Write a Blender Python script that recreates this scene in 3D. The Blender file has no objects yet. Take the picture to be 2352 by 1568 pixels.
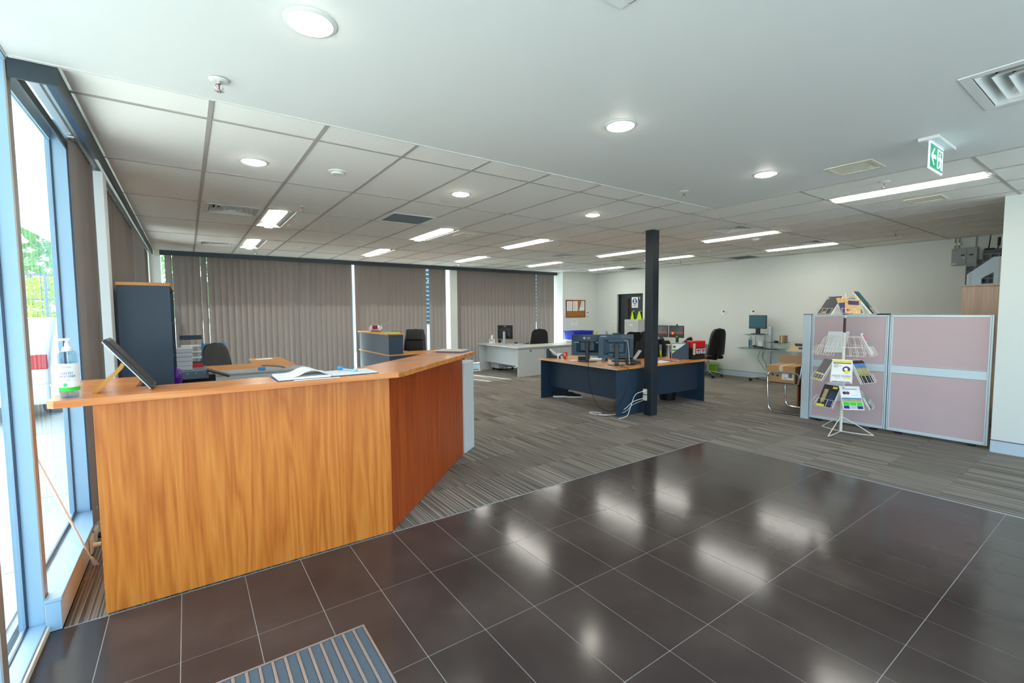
import bpy, bmesh, math, random
from mathutils import Vector, Matrix
random.seed(7)
SC = bpy.context.scene
C = SC.collection
PI = math.pi

# ---------------------------------------------------------------- camera
YAW, PITCH, ROLL, EYE = math.radians(35.2153), math.radians(-3.6634), math.radians(-0.40766), 1.52
_f = Vector((math.sin(YAW)*math.cos(PITCH), math.cos(YAW)*math.cos(PITCH), math.sin(PITCH)))
_r = Vector((math.cos(YAW), -math.sin(YAW), 0)); _u = _r.cross(_f)
_r2 = _r*math.cos(ROLL) + _u*math.sin(ROLL); _u2 = -_r*math.sin(ROLL) + _u*math.cos(ROLL)
cd = bpy.data.cameras.new('camera'); cam = bpy.data.objects.new('camera', cd); C.objects.link(cam)
cd.sensor_width = 36; cd.lens = 1056.59/2352*36; cd.clip_start = .02; cd.clip_end = 400
cam.matrix_world = Matrix(((_r2.x, _u2.x, -_f.x, 0), (_r2.y, _u2.y, -_f.y, 0), (_r2.z, _u2.z, -_f.z, EYE), (0, 0, 0, 1)))
SC.camera = cam

# ---------------------------------------------------------------- sky, sun, exposure
w = bpy.data.worlds.new('sky'); SC.world = w; w.use_nodes = True
nt = w.node_tree; nt.nodes.clear()
sky = nt.nodes.new('ShaderNodeTexSky'); sky.sky_type = 'NISHITA'; sky.sun_disc = False
sky.sun_elevation = math.radians(40); sky.sun_rotation = math.radians(-15); sky.air_density = 1.0; sky.dust_density = 3.0; sky.ozone_density = 1.0
bg = nt.nodes.new('ShaderNodeBackground'); bg.inputs['Strength'].default_value = 1.25
wo = nt.nodes.new('ShaderNodeOutputWorld')
hs = nt.nodes.new('ShaderNodeHueSaturation'); hs.inputs['Saturation'].default_value = .5                 # hazy, nearly white sky
nt.links.new(sky.outputs[0], hs.inputs['Color']); nt.links.new(hs.outputs[0], bg.inputs[0]); nt.links.new(bg.outputs[0], wo.inputs[0])
sl = bpy.data.lights.new('sun', 'SUN'); sl.energy = 18.0; sl.angle = math.radians(.6); sl.color = (1, .95, .87)
so = bpy.data.objects.new('sun', sl); C.objects.link(so)
so.rotation_euler = Vector((-.26, 1, .84)).to_track_quat('Z', 'Y').to_euler()
LAMP = 1.45                                                     # scale of every ceiling lamp
SC.view_settings.view_transform = 'Standard'; SC.view_settings.look = 'None'
SC.view_settings.exposure = 0.1; SC.view_settings.gamma = 1.0; SC.view_settings.use_curve_mapping = False
try:
    SC.cycles.use_denoising = True; SC.cycles.max_bounces = 10; SC.cycles.diffuse_bounces = 5; SC.cycles.transparent_max_bounces = 16
    SC.cycles.sample_clamp_indirect = 8; SC.cycles.caustics_reflective = False; SC.cycles.caustics_refractive = False
except Exception: pass

# ---------------------------------------------------------------- materials
def lin(c):
    if isinstance(c, (int, float)): c = (c, c, c)
    r = []
    for v in c:
        v /= 255.; r.append(v/12.92 if v <= .04045 else ((v+.055)/1.055)**2.4)
    return (r[0], r[1], r[2], 1)
MATS = {}
def mat(name, col=(200, 200, 200), rough=.5, metal=0, spec=.5, var=.05, vs=6, bump=0, bs=200, emit=None, es=0, alpha=1, coat=0):
    if name in MATS: return MATS[name]
    m = bpy.data.materials.new(name); MATS[name] = m; m.use_nodes = True
    n = m.node_tree.nodes; l = m.node_tree.links; p = n['Principled BSDF']
    p.inputs['Roughness'].default_value = rough; p.inputs['Metallic'].default_value = metal
    p.inputs['Specular IOR Level'].default_value = spec; p.inputs['Coat Weight'].default_value = coat
    tc = n.new('ShaderNodeTexCoord')
    if var:
        no = n.new('ShaderNodeTexNoise'); no.inputs['Scale'].default_value = vs; no.inputs['Detail'].default_value = 4
        l.new(tc.outputs['Object'], no.inputs['Vector'])
        mx = n.new('ShaderNodeMix'); mx.data_type = 'RGBA'
        a = lin(col); mx.inputs['A'].default_value = tuple(v*(1-var) for v in a[:3])+(1,); mx.inputs['B'].default_value = tuple(min(1, v*(1+var)) for v in a[:3])+(1,)
        l.new(no.outputs['Fac'], mx.inputs['Factor']); l.new(mx.outputs['Result'], p.inputs['Base Color'])
    else: p.inputs['Base Color'].default_value = lin(col)
    if bump:
        nb = n.new('ShaderNodeTexNoise'); nb.inputs['Scale'].default_value = bs; l.new(tc.outputs['Object'], nb.inputs['Vector'])
        b = n.new('ShaderNodeBump'); b.inputs['Strength'].default_value = bump; b.inputs['Distance'].default_value = .002
        l.new(nb.outputs['Fac'], b.inputs['Height']); l.new(b.outputs['Normal'], p.inputs['Normal'])
    if emit is not None: p.inputs['Emission Color'].default_value = lin(emit); p.inputs['Emission Strength'].default_value = es
    if alpha < 1: p.inputs['Alpha'].default_value = alpha
    return m
def nodes(m): return m.node_tree.nodes, m.node_tree.links, m.node_tree.nodes['Principled BSDF']
def ramp(n, stops):
    r = n.new('ShaderNodeValToRGB'); e = r.color_ramp.elements
    while len(e) < len(stops): e.new(.5)
    for k, (p, c) in enumerate(stops): e[k].position = p; e[k].color = lin(c)
    return r
def wood(name, stops, axis=(9, 9, .7), rough=.35, fig=.45, fine=60, coat=0):
    """grain runs along the axis with the small scale"""
    if name in MATS: return MATS[name]
    m = mat(name, var=0, rough=rough, coat=coat); n, l, p = nodes(m)
    tc = n.new('ShaderNodeTexCoord'); mp = n.new('ShaderNodeMapping'); mp.inputs['Scale'].default_value = axis
    l.new(tc.outputs['Object'], mp.inputs['Vector'])
    a = n.new('ShaderNodeTexNoise'); a.inputs['Scale'].default_value = 1; a.inputs['Detail'].default_value = 2; a.inputs['Distortion'].default_value = .35
    l.new(mp.outputs[0], a.inputs['Vector'])
    mu = n.new('ShaderNodeMath'); mu.operation = 'MULTIPLY'; mu.inputs[1].default_value = 7; l.new(a.outputs['Fac'], mu.inputs[0])
    fr = n.new('ShaderNodeMath'); fr.operation = 'PINGPONG'; fr.inputs[1].default_value = .5; l.new(mu.outputs[0], fr.inputs[0])
    m2 = n.new('ShaderNodeMapping'); m2.inputs['Scale'].default_value = tuple(fine if s > 2 else fine*.035 for s in axis); l.new(tc.outputs['Object'], m2.inputs['Vector'])
    b = n.new('ShaderNodeTexNoise'); b.inputs['Scale'].default_value = 1; b.inputs['Detail'].default_value = 3; l.new(m2.outputs[0], b.inputs['Vector'])
    s1 = n.new('ShaderNodeMath'); s1.operation = 'MULTIPLY'; s1.inputs[1].default_value = fig*2; l.new(fr.outputs[0], s1.inputs[0])
    s2 = n.new('ShaderNodeMath'); s2.operation = 'MULTIPLY_ADD'; s2.inputs[1].default_value = 1-fig; l.new(b.outputs['Fac'], s2.inputs[0]); l.new(s1.outputs[0], s2.inputs[2])
    r = ramp(n, stops); l.new(s2.outputs[0], r.inputs[0]); l.new(r.outputs[0], p.inputs['Base Color'])
    return m

white_paint = mat('wall_paint', (220, 225, 220), .6, var=.015, vs=1.5)
ceil_paint = mat('plaster_ceiling', (228, 231, 228), .55, var=.01, vs=1)
tile_mat = mat('mineral_ceiling_tile', (244, 244, 238), .8, var=.02, vs=40, bump=.35, bs=130)
tee_mat = mat('tee_bar_grey', (176, 172, 166), .45, var=.03)
white_metal = mat('white_powder_coat', (225, 227, 224), .4, var=.02)
frame_mat = mat('window_frame_pale_blue', (150, 182, 206), .35, var=.03)
taupe_mat = mat('taupe_frame_edge', (150, 138, 128), .45, var=.03)
gasket = mat('gasket_dark_blue', (22, 46, 70), .4, var=.05)
black = mat('black_plastic', (22, 23, 25), .4, var=.08)
black_soft = mat('black_fabric', (20, 20, 22), .85, var=.15, vs=40, bump=.3, bs=300)
leather = mat('black_leather', (30, 28, 27), .32, var=.12, vs=20, bump=.25, bs=120)
pelmet_mat = mat('pelmet_dark_teal', (44, 56, 62), .45, var=.05)
navy = mat('navy_laminate', (38, 57, 76), .38, var=.06, vs=3)
navy_edge = mat('navy_edge', (40, 66, 92), .35, var=.05)
grey_lam = mat('light_grey_laminate', (203, 207, 207), .45, var=.03)
grey_top = mat('speckled_grey_top', (206, 204, 198), .35, var=.12, vs=160)
grey_steel = mat('light_grey_steel', (190, 192, 188), .4, var=.03)
chrome = mat('chrome', (215, 218, 220), .12, 1, var=.02)
alu = mat('aluminium', (198, 205, 210), .32, .85, var=.04)
column_mat = mat('column_blue_black', (33, 42, 50), .35, var=.08, vs=3)
paper = mat('white_paper', (240, 240, 240), .7, var=.015)
ink = mat('print_dark', (60, 62, 66), .7, var=.1)
ink_blue = mat('print_blue', (35, 62, 140), .6, var=.05)
blue_plastic = mat('blue_plastic', (28, 56, 190), .35, var=.06)
card = mat('cardboard', (187, 143, 98), .75, var=.06, vs=12)
card2 = mat('cardboard_grey_brown', (160, 132, 104), .8, var=.06, vs=12)
red = mat('red_plastic', (205, 22, 24), .4, var=.05)
skirt_mat = mat('skirting_blue_grey', (190, 206, 218), .4, var=.03)
cream = mat('cream_plastic', (226, 220, 200), .5, var=.03)
wire = mat('white_wire_enamel', (236, 232, 216), .35, var=.06, vs=30)
grout = mat('grout_grey', (176, 174, 170), .7, var=.1, vs=20)
dark = mat('dark_void', (18, 18, 20), .8, var=.1)
screen_off = mat('screen_dark', (26, 32, 38), .12, var=.05)
grey_plastic = mat('grey_plastic', (120, 126, 130), .45, var=.05)
silver = mat('silver_plastic', (190, 194, 198), .3, .4, var=.03)
lime = mat('lime_green_plastic', (128, 190, 30), .4, var=.06)
yellow_vis = mat('hi_vis_yellow', (205, 245, 10), .6, var=.06, vs=14)
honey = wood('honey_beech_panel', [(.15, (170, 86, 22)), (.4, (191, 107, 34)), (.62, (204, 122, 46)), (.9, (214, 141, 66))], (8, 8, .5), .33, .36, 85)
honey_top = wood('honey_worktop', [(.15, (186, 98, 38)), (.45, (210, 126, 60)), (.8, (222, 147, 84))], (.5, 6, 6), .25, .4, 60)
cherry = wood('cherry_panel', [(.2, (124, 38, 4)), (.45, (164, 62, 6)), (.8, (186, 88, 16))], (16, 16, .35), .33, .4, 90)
beech = wood('beech_top', [(.2, (196, 122, 48)), (.5, (216, 146, 68)), (.85, (228, 166, 94))], (.6, 7, 7), .28, .35, 60)
beech_pale = wood('pale_beech_cabinet', [(.2, (214, 180, 154)), (.5, (228, 198, 172)), (.85, (238, 214, 192))], (7, 7, .5), .45, .35, 70)
redwood = wood('red_brown_side', [(.2, (122, 60, 32)), (.5, (160, 86, 50)), (.85, (184, 108, 66))], (12, 12, .4), .4, .4, 80)

# carpet: streaks along y that shift from one carpet tile to the next
carpet = mat('striped_carpet', var=0, rough=.95, spec=.1); n, l, p = nodes(carpet)
ge = n.new('ShaderNodeNewGeometry'); sp = n.new('ShaderNodeSeparateXYZ'); l.new(ge.outputs['Position'], sp.inputs[0])
dv = n.new('ShaderNodeVectorMath'); dv.operation = 'DIVIDE'; dv.inputs[1].default_value = (.5, .5, 1); l.new(ge.outputs['Position'], dv.inputs[0])
fl = n.new('ShaderNodeVectorMath'); fl.operation = 'FLOOR'; l.new(dv.outputs[0], fl.inputs[0])
wn = n.new('ShaderNodeTexWhiteNoise'); wn.noise_dimensions = '2D'; l.new(fl.outputs[0], wn.inputs['Vector'])
ox = n.new('ShaderNodeMath'); ox.operation = 'MULTIPLY_ADD'; ox.inputs[1].default_value = 105; l.new(sp.outputs[0], ox.inputs[0])
o1 = n.new('ShaderNodeMath'); o1.operation = 'MULTIPLY'; o1.inputs[1].default_value = 400; l.new(wn.outputs['Value'], o1.inputs[0]); l.new(o1.outputs[0], ox.inputs[2])
oy = n.new('ShaderNodeMath'); oy.operation = 'MULTIPLY'; oy.inputs[1].default_value = .8; l.new(sp.outputs[1], oy.inputs[0])
cb = n.new('ShaderNodeCombineXYZ'); l.new(ox.outputs[0], cb.inputs[0]); l.new(oy.outputs[0], cb.inputs[1])
nz = n.new('ShaderNodeTexNoise'); nz.noise_dimensions = '2D'; nz.inputs['Scale'].default_value = 1; nz.inputs['Detail'].default_value = 1.5; l.new(cb.outputs[0], nz.inputs['Vector'])
rp = ramp(n, [(.3, (86, 82, 77)), (.45, (113, 108, 101)), (.55, (132, 126, 118)), (.68, (162, 155, 145))]); l.new(nz.outputs['Fac'], rp.inputs[0])
vv = n.new('ShaderNodeMapRange'); vv.inputs['To Min'].default_value = .86; vv.inputs['To Max'].default_value = 1.12; l.new(wn.outputs['Value'], vv.inputs['Value'])
mm = n.new('ShaderNodeVectorMath'); mm.operation = 'SCALE'; l.new(rp.outputs[0], mm.inputs[0]); l.new(vv.outputs[0], mm.inputs['Scale']); l.new(mm.outputs[0], p.inputs['Base Color'])
bp = n.new('ShaderNodeBump'); bp.inputs['Strength'].default_value = .4; bp.inputs['Distance'].default_value = .004; l.new(nz.outputs['Fac'], bp.inputs['Height']); l.new(bp.outputs[0], p.inputs['Normal'])

# glossy dark porcelain tiles
porcelain = mat('dark_porcelain', var=0, rough=.2, spec=.36); n, l, p = nodes(porcelain)
ge = n.new('ShaderNodeNewGeometry'); oi = n.new('ShaderNodeObjectInfo')
n1 = n.new('ShaderNodeTexNoise'); n1.inputs['Scale'].default_value = 2.4; n1.inputs['Detail'].default_value = 6; l.new(ge.outputs['Position'], n1.inputs['Vector'])
r1 = ramp(n, [(.3, (60, 50, 48)), (.55, (70, 60, 57)), (.75, (82, 71, 67))]); l.new(n1.outputs['Fac'], r1.inputs[0])
vr = n.new('ShaderNodeMapRange'); vr.inputs['To Min'].default_value = .92; vr.inputs['To Max'].default_value = 1.06; l.new(oi.outputs['Random'], vr.inputs['Value'])
sc = n.new('ShaderNodeVectorMath'); sc.operation = 'SCALE'; l.new(r1.outputs[0], sc.inputs[0]); l.new(vr.outputs[0], sc.inputs['Scale']); l.new(sc.outputs[0], p.inputs['Base Color'])
n2 = n.new('ShaderNodeTexNoise'); n2.inputs['Scale'].default_value = 420; l.new(ge.outputs['Position'], n2.inputs['Vector'])
bb = n.new('ShaderNodeBump'); bb.inputs['Strength'].default_value = .02; bb.inputs['Distance'].default_value = .001; l.new(n2.outputs['Fac'], bb.inputs['Height']); l.new(bb.outputs[0], p.inputs['Normal'])
rr = n.new('ShaderNodeMapRange'); rr.inputs['To Min'].default_value = .14; rr.inputs['To Max'].default_value = .16; l.new(n1.outputs['Fac'], rr.inputs['Value']); l.new(rr.outputs[0], p.inputs['Roughness'])

def glass_mat(name, tint=(236, 246, 250), refl=.05):
    m = bpy.data.materials.new(name); m.use_nodes = True; n = m.node_tree.nodes; l = m.node_tree.links; n.clear()
    t = n.new('ShaderNodeBsdfTransparent'); t.inputs[0].default_value = lin(tint)
    g = n.new('ShaderNodeBsdfGlossy'); g.inputs['Roughness'].default_value = .02
    lw = n.new('ShaderNodeLayerWeight'); lw.inputs['Blend'].default_value = .5
    pw = n.new('ShaderNodeMath'); pw.operation = 'POWER'; pw.inputs[1].default_value = 5; l.new(lw.outputs['Facing'], pw.inputs[0])
    f = n.new('ShaderNodeMath'); f.operation = 'MULTIPLY_ADD'; f.inputs[1].default_value = .5; f.inputs[2].default_value = .035; l.new(pw.outputs[0], f.inputs[0])
    x = n.new('ShaderNodeMixShader'); o = n.new('ShaderNodeOutputMaterial')
    l.new(f.outputs[0], x.inputs[0]); l.new(t.outputs[0], x.inputs[1]); l.new(g.outputs[0], x.inputs[2]); l.new(x.outputs[0], o.inputs[0]); return m
glass = glass_mat('window_glass'); clear = glass_mat('clear_plastic', (225, 235, 238)); glass_shelf = glass_mat('green_glass', (200, 226, 220))
def fabric(name, col, tr=.35):
    m = bpy.data.materials.new(name); m.use_nodes = True; n = m.node_tree.nodes; l = m.node_tree.links; n.clear()
    tc = n.new('ShaderNodeTexCoord'); mp = n.new('ShaderNodeMapping'); mp.inputs['Scale'].default_value = (140, 140, 3); l.new(tc.outputs['Object'], mp.inputs[0])
    no = n.new('ShaderNodeTexNoise'); no.inputs['Scale'].default_value = 1; l.new(mp.outputs[0], no.inputs['Vector'])
    mx = n.new('ShaderNodeMix'); mx.data_type = 'RGBA'; a = lin(col); mx.inputs['A'].default_value = tuple(v*.9 for v in a[:3])+(1,); mx.inputs['B'].default_value = tuple(v*1.1 for v in a[:3])+(1,)
    l.new(no.outputs['Fac'], mx.inputs['Factor'])
    d = n.new('ShaderNodeBsdfDiffuse'); t = n.new('ShaderNodeBsdfTranslucent'); x = n.new('ShaderNodeMixShader'); x.inputs[0].default_value = tr; o = n.new('ShaderNodeOutputMaterial')
    l.new(mx.outputs['Result'], d.inputs[0]); l.new(mx.outputs['Result'], t.inputs[0]); l.new(d.outputs[0], x.inputs[1]); l.new(t.outputs[0], x.inputs[2]); l.new(x.outputs[0], o.inputs[0]); return m
slat_mat = fabric('taupe_blind_fabric', (130, 121, 115), .085)
pink_fabric = mat('mauve_screen_fabric', (200, 178, 181), .85, var=.04, vs=3, bump=.2, bs=500)
mat_pile = mat('entry_mat_pile', (82, 92, 102), .95, var=.35, vs=260, bump=.6, bs=300)

# ---------------------------------------------------------------- lettering, made while the scene is still empty
def text_mesh(body, size=1, ext=.0):
    cu = bpy.data.curves.new('lettering', 'FONT'); cu.body = body; cu.size = size; cu.align_x = 'CENTER'; cu.align_y = 'CENTER'; cu.resolution_u = 2; cu.extrude = ext
    o = bpy.data.objects.new('lettering', cu); C.objects.link(o)
    me = bpy.data.meshes.new_from_object(o.evaluated_get(bpy.context.evaluated_depsgraph_get()))
    bpy.data.objects.remove(o); bpy.data.curves.remove(cu); return me
TX = {k: text_mesh(k, 1, .01) for k in ('HAND', 'SANITISER', 'DERMA', 'INSTANT', '99.99%', 'OF GERMS', 'LG', 'Lenovo', 'acer', 'DELL', 'Recycling for', 'batteries and', 'toner', 'Radial', 'Agricultural', 'Tyres', 'P')}

# ---------------------------------------------------------------- geometry helpers
class G:
    def __init__(s): s.v = []; s.f = []
    def add(s, vs, fs):
        b = len(s.v); s.v += [tuple(x) for x in vs]; s.f += [tuple(i+b for i in q) for q in fs]; return s
    def box(s, x0, x1, y0, y1, z0, z1):
        return s.add([(x0, y0, z0), (x1, y0, z0), (x1, y1, z0), (x0, y1, z0), (x0, y0, z1), (x1, y0, z1), (x1, y1, z1), (x0, y1, z1)],
                     [(0, 3, 2, 1), (4, 5, 6, 7), (0, 1, 5, 4), (1, 2, 6, 5), (2, 3, 7, 6), (3, 0, 4, 7)])
    def cbox(s, c, d): return s.box(c[0]-d[0]/2, c[0]+d[0]/2, c[1]-d[1]/2, c[1]+d[1]/2, c[2]-d[2]/2, c[2]+d[2]/2)
    def cyl(s, p0, p1, r0, r1=None, n=12):
        p0 = Vector(p0); p1 = Vector(p1); r1 = r0 if r1 is None else r1; d = (p1-p0).normalized()
        a = d.orthogonal().normalized(); b = d.cross(a); vs = []
        for pp, r in ((p0, r0), (p1, r1)): vs += [pp+a*(r*math.cos(2*PI*k/n))+b*(r*math.sin(2*PI*k/n)) for k in range(n)]
        fs = [(k, (k+1) % n, n+(k+1) % n, n+k) for k in range(n)]+[tuple(range(n-1, -1, -1)), tuple(range(n, 2*n))]
        return s.add(vs, fs)
    def tube(s, pts, r, n=6, closed=False):
        P = [Vector(q) for q in pts]; m = len(P); vs = []; up = None
        for i in range(m):
            t = (P[(i+1) % m]-P[i-1]) if closed else (P[min(i+1, m-1)]-P[max(i-1, 0)])
            t.normalize()
            if up is None: up = t.orthogonal().normalized()
            up = (up-t*up.dot(t));  up = up.normalized() if up.length > 1e-6 else t.orthogonal().normalized()
            b = t.cross(up); vs += [P[i]+up*(r*math.cos(2*PI*k/n))+b*(r*math.sin(2*PI*k/n)) for k in range(n)]
        fs = [(i*n+k, i*n+(k+1) % n, ((i+1) % m)*n+(k+1) % n, ((i+1) % m)*n+k) for i in range(m if closed else m-1) for k in range(n)]
        if not closed: fs += [tuple(range(n-1, -1, -1)), tuple(range((m-1)*n, m*n))]
        return s.add(vs, fs)
    def lathe(s, prof, n=20, c=(0, 0, 0)):
        vs = []; m = len(prof)
        for r, z in prof: vs += [(c[0]+r*math.cos(2*PI*k/n), c[1]+r*math.sin(2*PI*k/n), c[2]+z) for k in range(n)]
        fs = [(i*n+k, i*n+(k+1) % n, (i+1)*n+(k+1) % n, (i+1)*n+k) for i in range(m-1) for k in range(n)]
        if prof[0][0] > 1e-5: fs.append(tuple(range(n-1, -1, -1)))
        if prof[-1][0] > 1e-5: fs.append(tuple(range((m-1)*n, m*n)))
        return s.add(vs, fs)
    def prism(s, poly, h0, h1, ax='z'):
        """poly counter-clockwise; ax z: (x,y), y: (x,z), x: (y,z)"""
        f = {'z': lambda p, h: (p[0], p[1], h), 'y': lambda p, h: (p[0], h, p[1]), 'x': lambda p, h: (h, p[0], p[1])}[ax]
        n = len(poly); vs = [f(p, h0) for p in poly]+[f(p, h1) for p in poly]
        return s.add(vs, [tuple(range(n-1, -1, -1)), tuple(range(n, 2*n))]+[(k, (k+1) % n, n+(k+1) % n, n+k) for k in range(n)])
    def grid(s, fn, nu, nv, close_u=False):
        vs = [fn(i/(nu if close_u else nu-1), j/(nv-1)) for j in range(nv) for i in range(nu)]
        fs = [(j*nu+i, j*nu+(i+1) % nu, (j+1)*nu+(i+1) % nu, (j+1)*nu+i) for j in range(nv-1) for i in range(nu if close_u else nu-1)]
        return s.add(vs, fs)
    def sheet(s, fn, nu, nv, t):
        """a bent sheet with thickness t along its normal direction supplied by fn -> (point, normal)"""
        b = len(s.v); A = []; B = []
        for j in range(nv):
            for i in range(nu):
                q, nn = fn(i/(nu-1), j/(nv-1)); q = Vector(q); nn = Vector(nn); A.append(q); B.append(q-nn*t)
        N = nu*nv; fs = []
        for j in range(nv-1):
            for i in range(nu-1):
                a, b2, c, d = j*nu+i, j*nu+i+1, (j+1)*nu+i+1, (j+1)*nu+i
                fs += [(a, b2, c, d), (N+d, N+c, N+b2, N+a)]
        for i in range(nu-1): fs += [(i+1, i, N+i, N+i+1), ((nv-1)*nu+i, (nv-1)*nu+i+1, N+(nv-1)*nu+i+1, N+(nv-1)*nu+i)]
        for j in range(nv-1): fs += [(j*nu, (j+1)*nu, N+(j+1)*nu, N+j*nu), ((j+1)*nu+nu-1, j*nu+nu-1, N+j*nu+nu-1, N+(j+1)*nu+nu-1)]
        return s.add(A+B, fs)
    def sphere(s, c, r, n=14, m=8, sq=(1, 1, 1)):
        vs = []; 
        for j in range(m+1):
            t = PI*j/m
            vs += [(c[0]+sq[0]*r*math.sin(t)*math.cos(2*PI*k/n), c[1]+sq[1]*r*math.sin(t)*math.sin(2*PI*k/n), c[2]-sq[2]*r*math.cos(t)) for k in range(n)]
        return s.add(vs, [(j*n+k, j*n+(k+1) % n, (j+1)*n+(k+1) % n, (j+1)*n+k) for j in range(m) for k in range(n)])
    def xf(s, M): s.v = [tuple(M @ Vector(q)) for q in s.v]; return s
    def mesh(s, name, smooth=False):
        me = bpy.data.meshes.new(name); me.from_pydata(s.v, [], s.f); me.validate(); me.update()
        bm = bmesh.new(); bm.from_mesh(me); bmesh.ops.remove_doubles(bm, verts=bm.verts, dist=1e-6); bmesh.ops.recalc_face_normals(bm, faces=bm.faces)
        bm.to_mesh(me); bm.free()
        if smooth:
            me.polygons.foreach_set('use_smooth', [True]*len(me.polygons))
            try: me.set_sharp_from_angle(angle=math.radians(smooth if smooth > 1 else 40))
            except Exception: pass
        return me
def RZ(a): return Matrix.Rotation(a, 4, 'Z')
def TR(x, y, z): return Matrix.Translation((x, y, z))
def world_of(o):
    M = Matrix.Identity(4)
    while o is not None:
        M = (Matrix.Translation(o.location) @ o.rotation_euler.to_matrix().to_4x4()) @ M; o = o.parent
    return M
def link(name, me, m, parent=None, bevel=0, seg=2):
    o = bpy.data.objects.new(name, me); C.objects.link(o); o.parent = parent
    if m is not None and not me.materials: me.materials.append(m)
    if bevel:
        b = o.modifiers.new('bevel', 'BEVEL'); b.width = bevel; b.segments = seg; b.limit_method = 'ANGLE'; b.angle_limit = math.radians(35)
    return o
def part(name, g, m, parent=None, world=False, smooth=False, bevel=0, label=None, seg=2):
    if world and parent is not None: g.xf(world_of(parent).inverted())
    o = link(name, g.mesh(name, smooth), m, parent, bevel, seg)
    if label: o['label'] = label
    return o
def tag(o, label=None, cat=None, group=None, kind=None):
    for k, v in (('label', label), ('category', cat), ('group', group), ('kind', kind)):
        if v: o[k] = v
    return o
def thing(name, label, cat, loc=(0, 0, 0), rz=0, group=None):
    o = bpy.data.objects.new(name, None); C.objects.link(o); o.empty_display_size = .05
    o.location = loc; o.rotation_euler = (0, 0, rz); return tag(o, label, cat, group)
def struct(name, g, m, label, bevel=0): return tag(part(name, g, m, bevel=bevel), label, None, None, 'structure')
def text(name, body, h, m, parent, M):
    """lettering of cap height about h in the plane of M (x right, y up)"""
    me = TX[body].copy(); me.transform(M @ Matrix.Diagonal((h*1.4, h*1.4, .02, 1))); me.name = name
    me.materials.clear(); me.materials.append(m); o = bpy.data.objects.new(name, me); C.objects.link(o); o.parent = parent; return o
def copy_tree(o, parent=None):
    c = o.copy(); C.objects.link(c); c.parent = parent
    for ch in list(o.children): copy_tree(ch, c)
    return c
def frame_from(o, x, y):
    """matrix with origin o, axes x and y (y made square to x)"""
    x = Vector(x).normalized(); y = Vector(y); z = x.cross(y).normalized(); y = z.cross(x)
    return Matrix(((x.x, y.x, z.x, o[0]), (x.y, y.y, z.y, o[1]), (x.z, y.z, z.z, o[2]), (0, 0, 0, 1)))
def rect_minus(R, holes):
    out = [R]
    for h in holes:
        nx = []
        for (a, b, c, d) in out:
            e, f, g, k = max(a, h[0]), min(b, h[1]), max(c, h[2]), min(d, h[3])
            if e >= f or g >= k: nx.append((a, b, c, d)); continue
            if c < g: nx.append((a, b, c, g))
            if k < d: nx.append((a, b, k, d))
            if a < e: nx.append((a, e, g, k))
            if f < b: nx.append((f, b, g, k))
        out = nx
    return [r for r in out if r[1]-r[0] > .004 and r[3]-r[2] > .004]

# ================================================================ the room
XL, XR, YB, YF, ZC = -.69, 10.40, 10.15, -2.2, 2.675        # left glass, right wall, back plaster wall, front, ceiling
XW, YW = 6.95, 1.005                                          # near wall on the right, its corner
TX0, TY0 = 4.89, 3.013                                       # edge of the tiled entry
MAT = (-.46, .646, .95, 2.19)                                # recessed entry mat

floor = struct('floor', G().box(-.75, 10.6, -2.4, 10.95, -.12, -.012), dark, 'floor of dark tiles in the entry and striped carpet beyond')
part('grout_bed', G().box(-.62, TX0, YF, MAT[2], -.0119, -.0012).box(-.62, MAT[0], MAT[2], MAT[3], -.0119, -.0012).box(MAT[1], TX0, MAT[2], MAT[3], -.0119, -.0012).box(-.62, TX0, MAT[3], TY0, -.0119, -.0012), grout, floor)
tcols = [.81+.2985*k for k in range(-5, 14)]
trows = [TY0-.602*k for k in range(0, 10)]
share = None
for i, x in enumerate(tcols):
    x1 = min(x+.2985, TX0)
    for j in range(len(trows)-1):
        y1, y0 = trows[j], max(trows[j+1], YF)
        if x1-x < .02 or y1-y0 < .02: continue
        a, b = max(x, -.61)+.0017, x1-.0017
        if b-a < .02: continue
        R = (a, b, y0+.0017, y1-.0017); pcs = rect_minus(R, [MAT]); full = abs(b-a-.2951) < .001 and abs(y1-y0-.602) < .001 and pcs == [R]
        if not pcs: continue
        if full:
            if share is None: share = G().box(0, .2951, 0, .5986, -.0011, 0).mesh('floor_tile')
            o = link('floor_tile', share, porcelain, floor); o.location = (R[0], R[2], 0)
        else:
            g = G()
            for (c, d, e, f) in pcs: g.box(c, d, e, f, -.0011, 0)
            part('floor_tile', g, porcelain, floor)
# carpet tiles, half a metre square
def carpet_rects():
    for i in range(-2, 21):
        for j in range(-5, 21):
            r = (i*.5, i*.5+.5, j*.5, j*.5+.5)
            for q in rect_minus((max(r[0], -.553), min(r[1], XR), max(r[2], YF), min(r[3], 10.5)), [(-1, TX0, -3, TY0)]):
                if q[1]-q[0] > .01 and q[3]-q[2] > .01: yield q
def seen(q):
    c = Vector(((q[0]+q[1])/2, (q[2]+q[3])/2, 0))-Vector((0, 0, EYE)); z = c.dot(_f)
    return z > .3 and abs(c.dot(_r2)/z) < 1.2
rects = sorted(carpet_rects(), key=lambda q: (not seen(q), ((q[0]+q[1])/2)**2+((q[2]+q[3])/2)**2)); share = {}
for q in rects[:290]:
    k = (round(q[1]-q[0], 3), round(q[3]-q[2], 3))
    if k not in share: share[k] = G().box(.0006, k[0]-.0006, .0006, k[1]-.0006, -.012, .001).mesh('carpet_tile')
    o = link('carpet_tile', share[k], carpet, floor); o.location = (q[0], q[2], 0)
g = G()
for q in rects[290:]: g.box(q[0], q[1], q[2], q[3], -.012, .001)
tag(part('carpet_field', g, carpet, floor), None, None, None, 'stuff')
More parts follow.
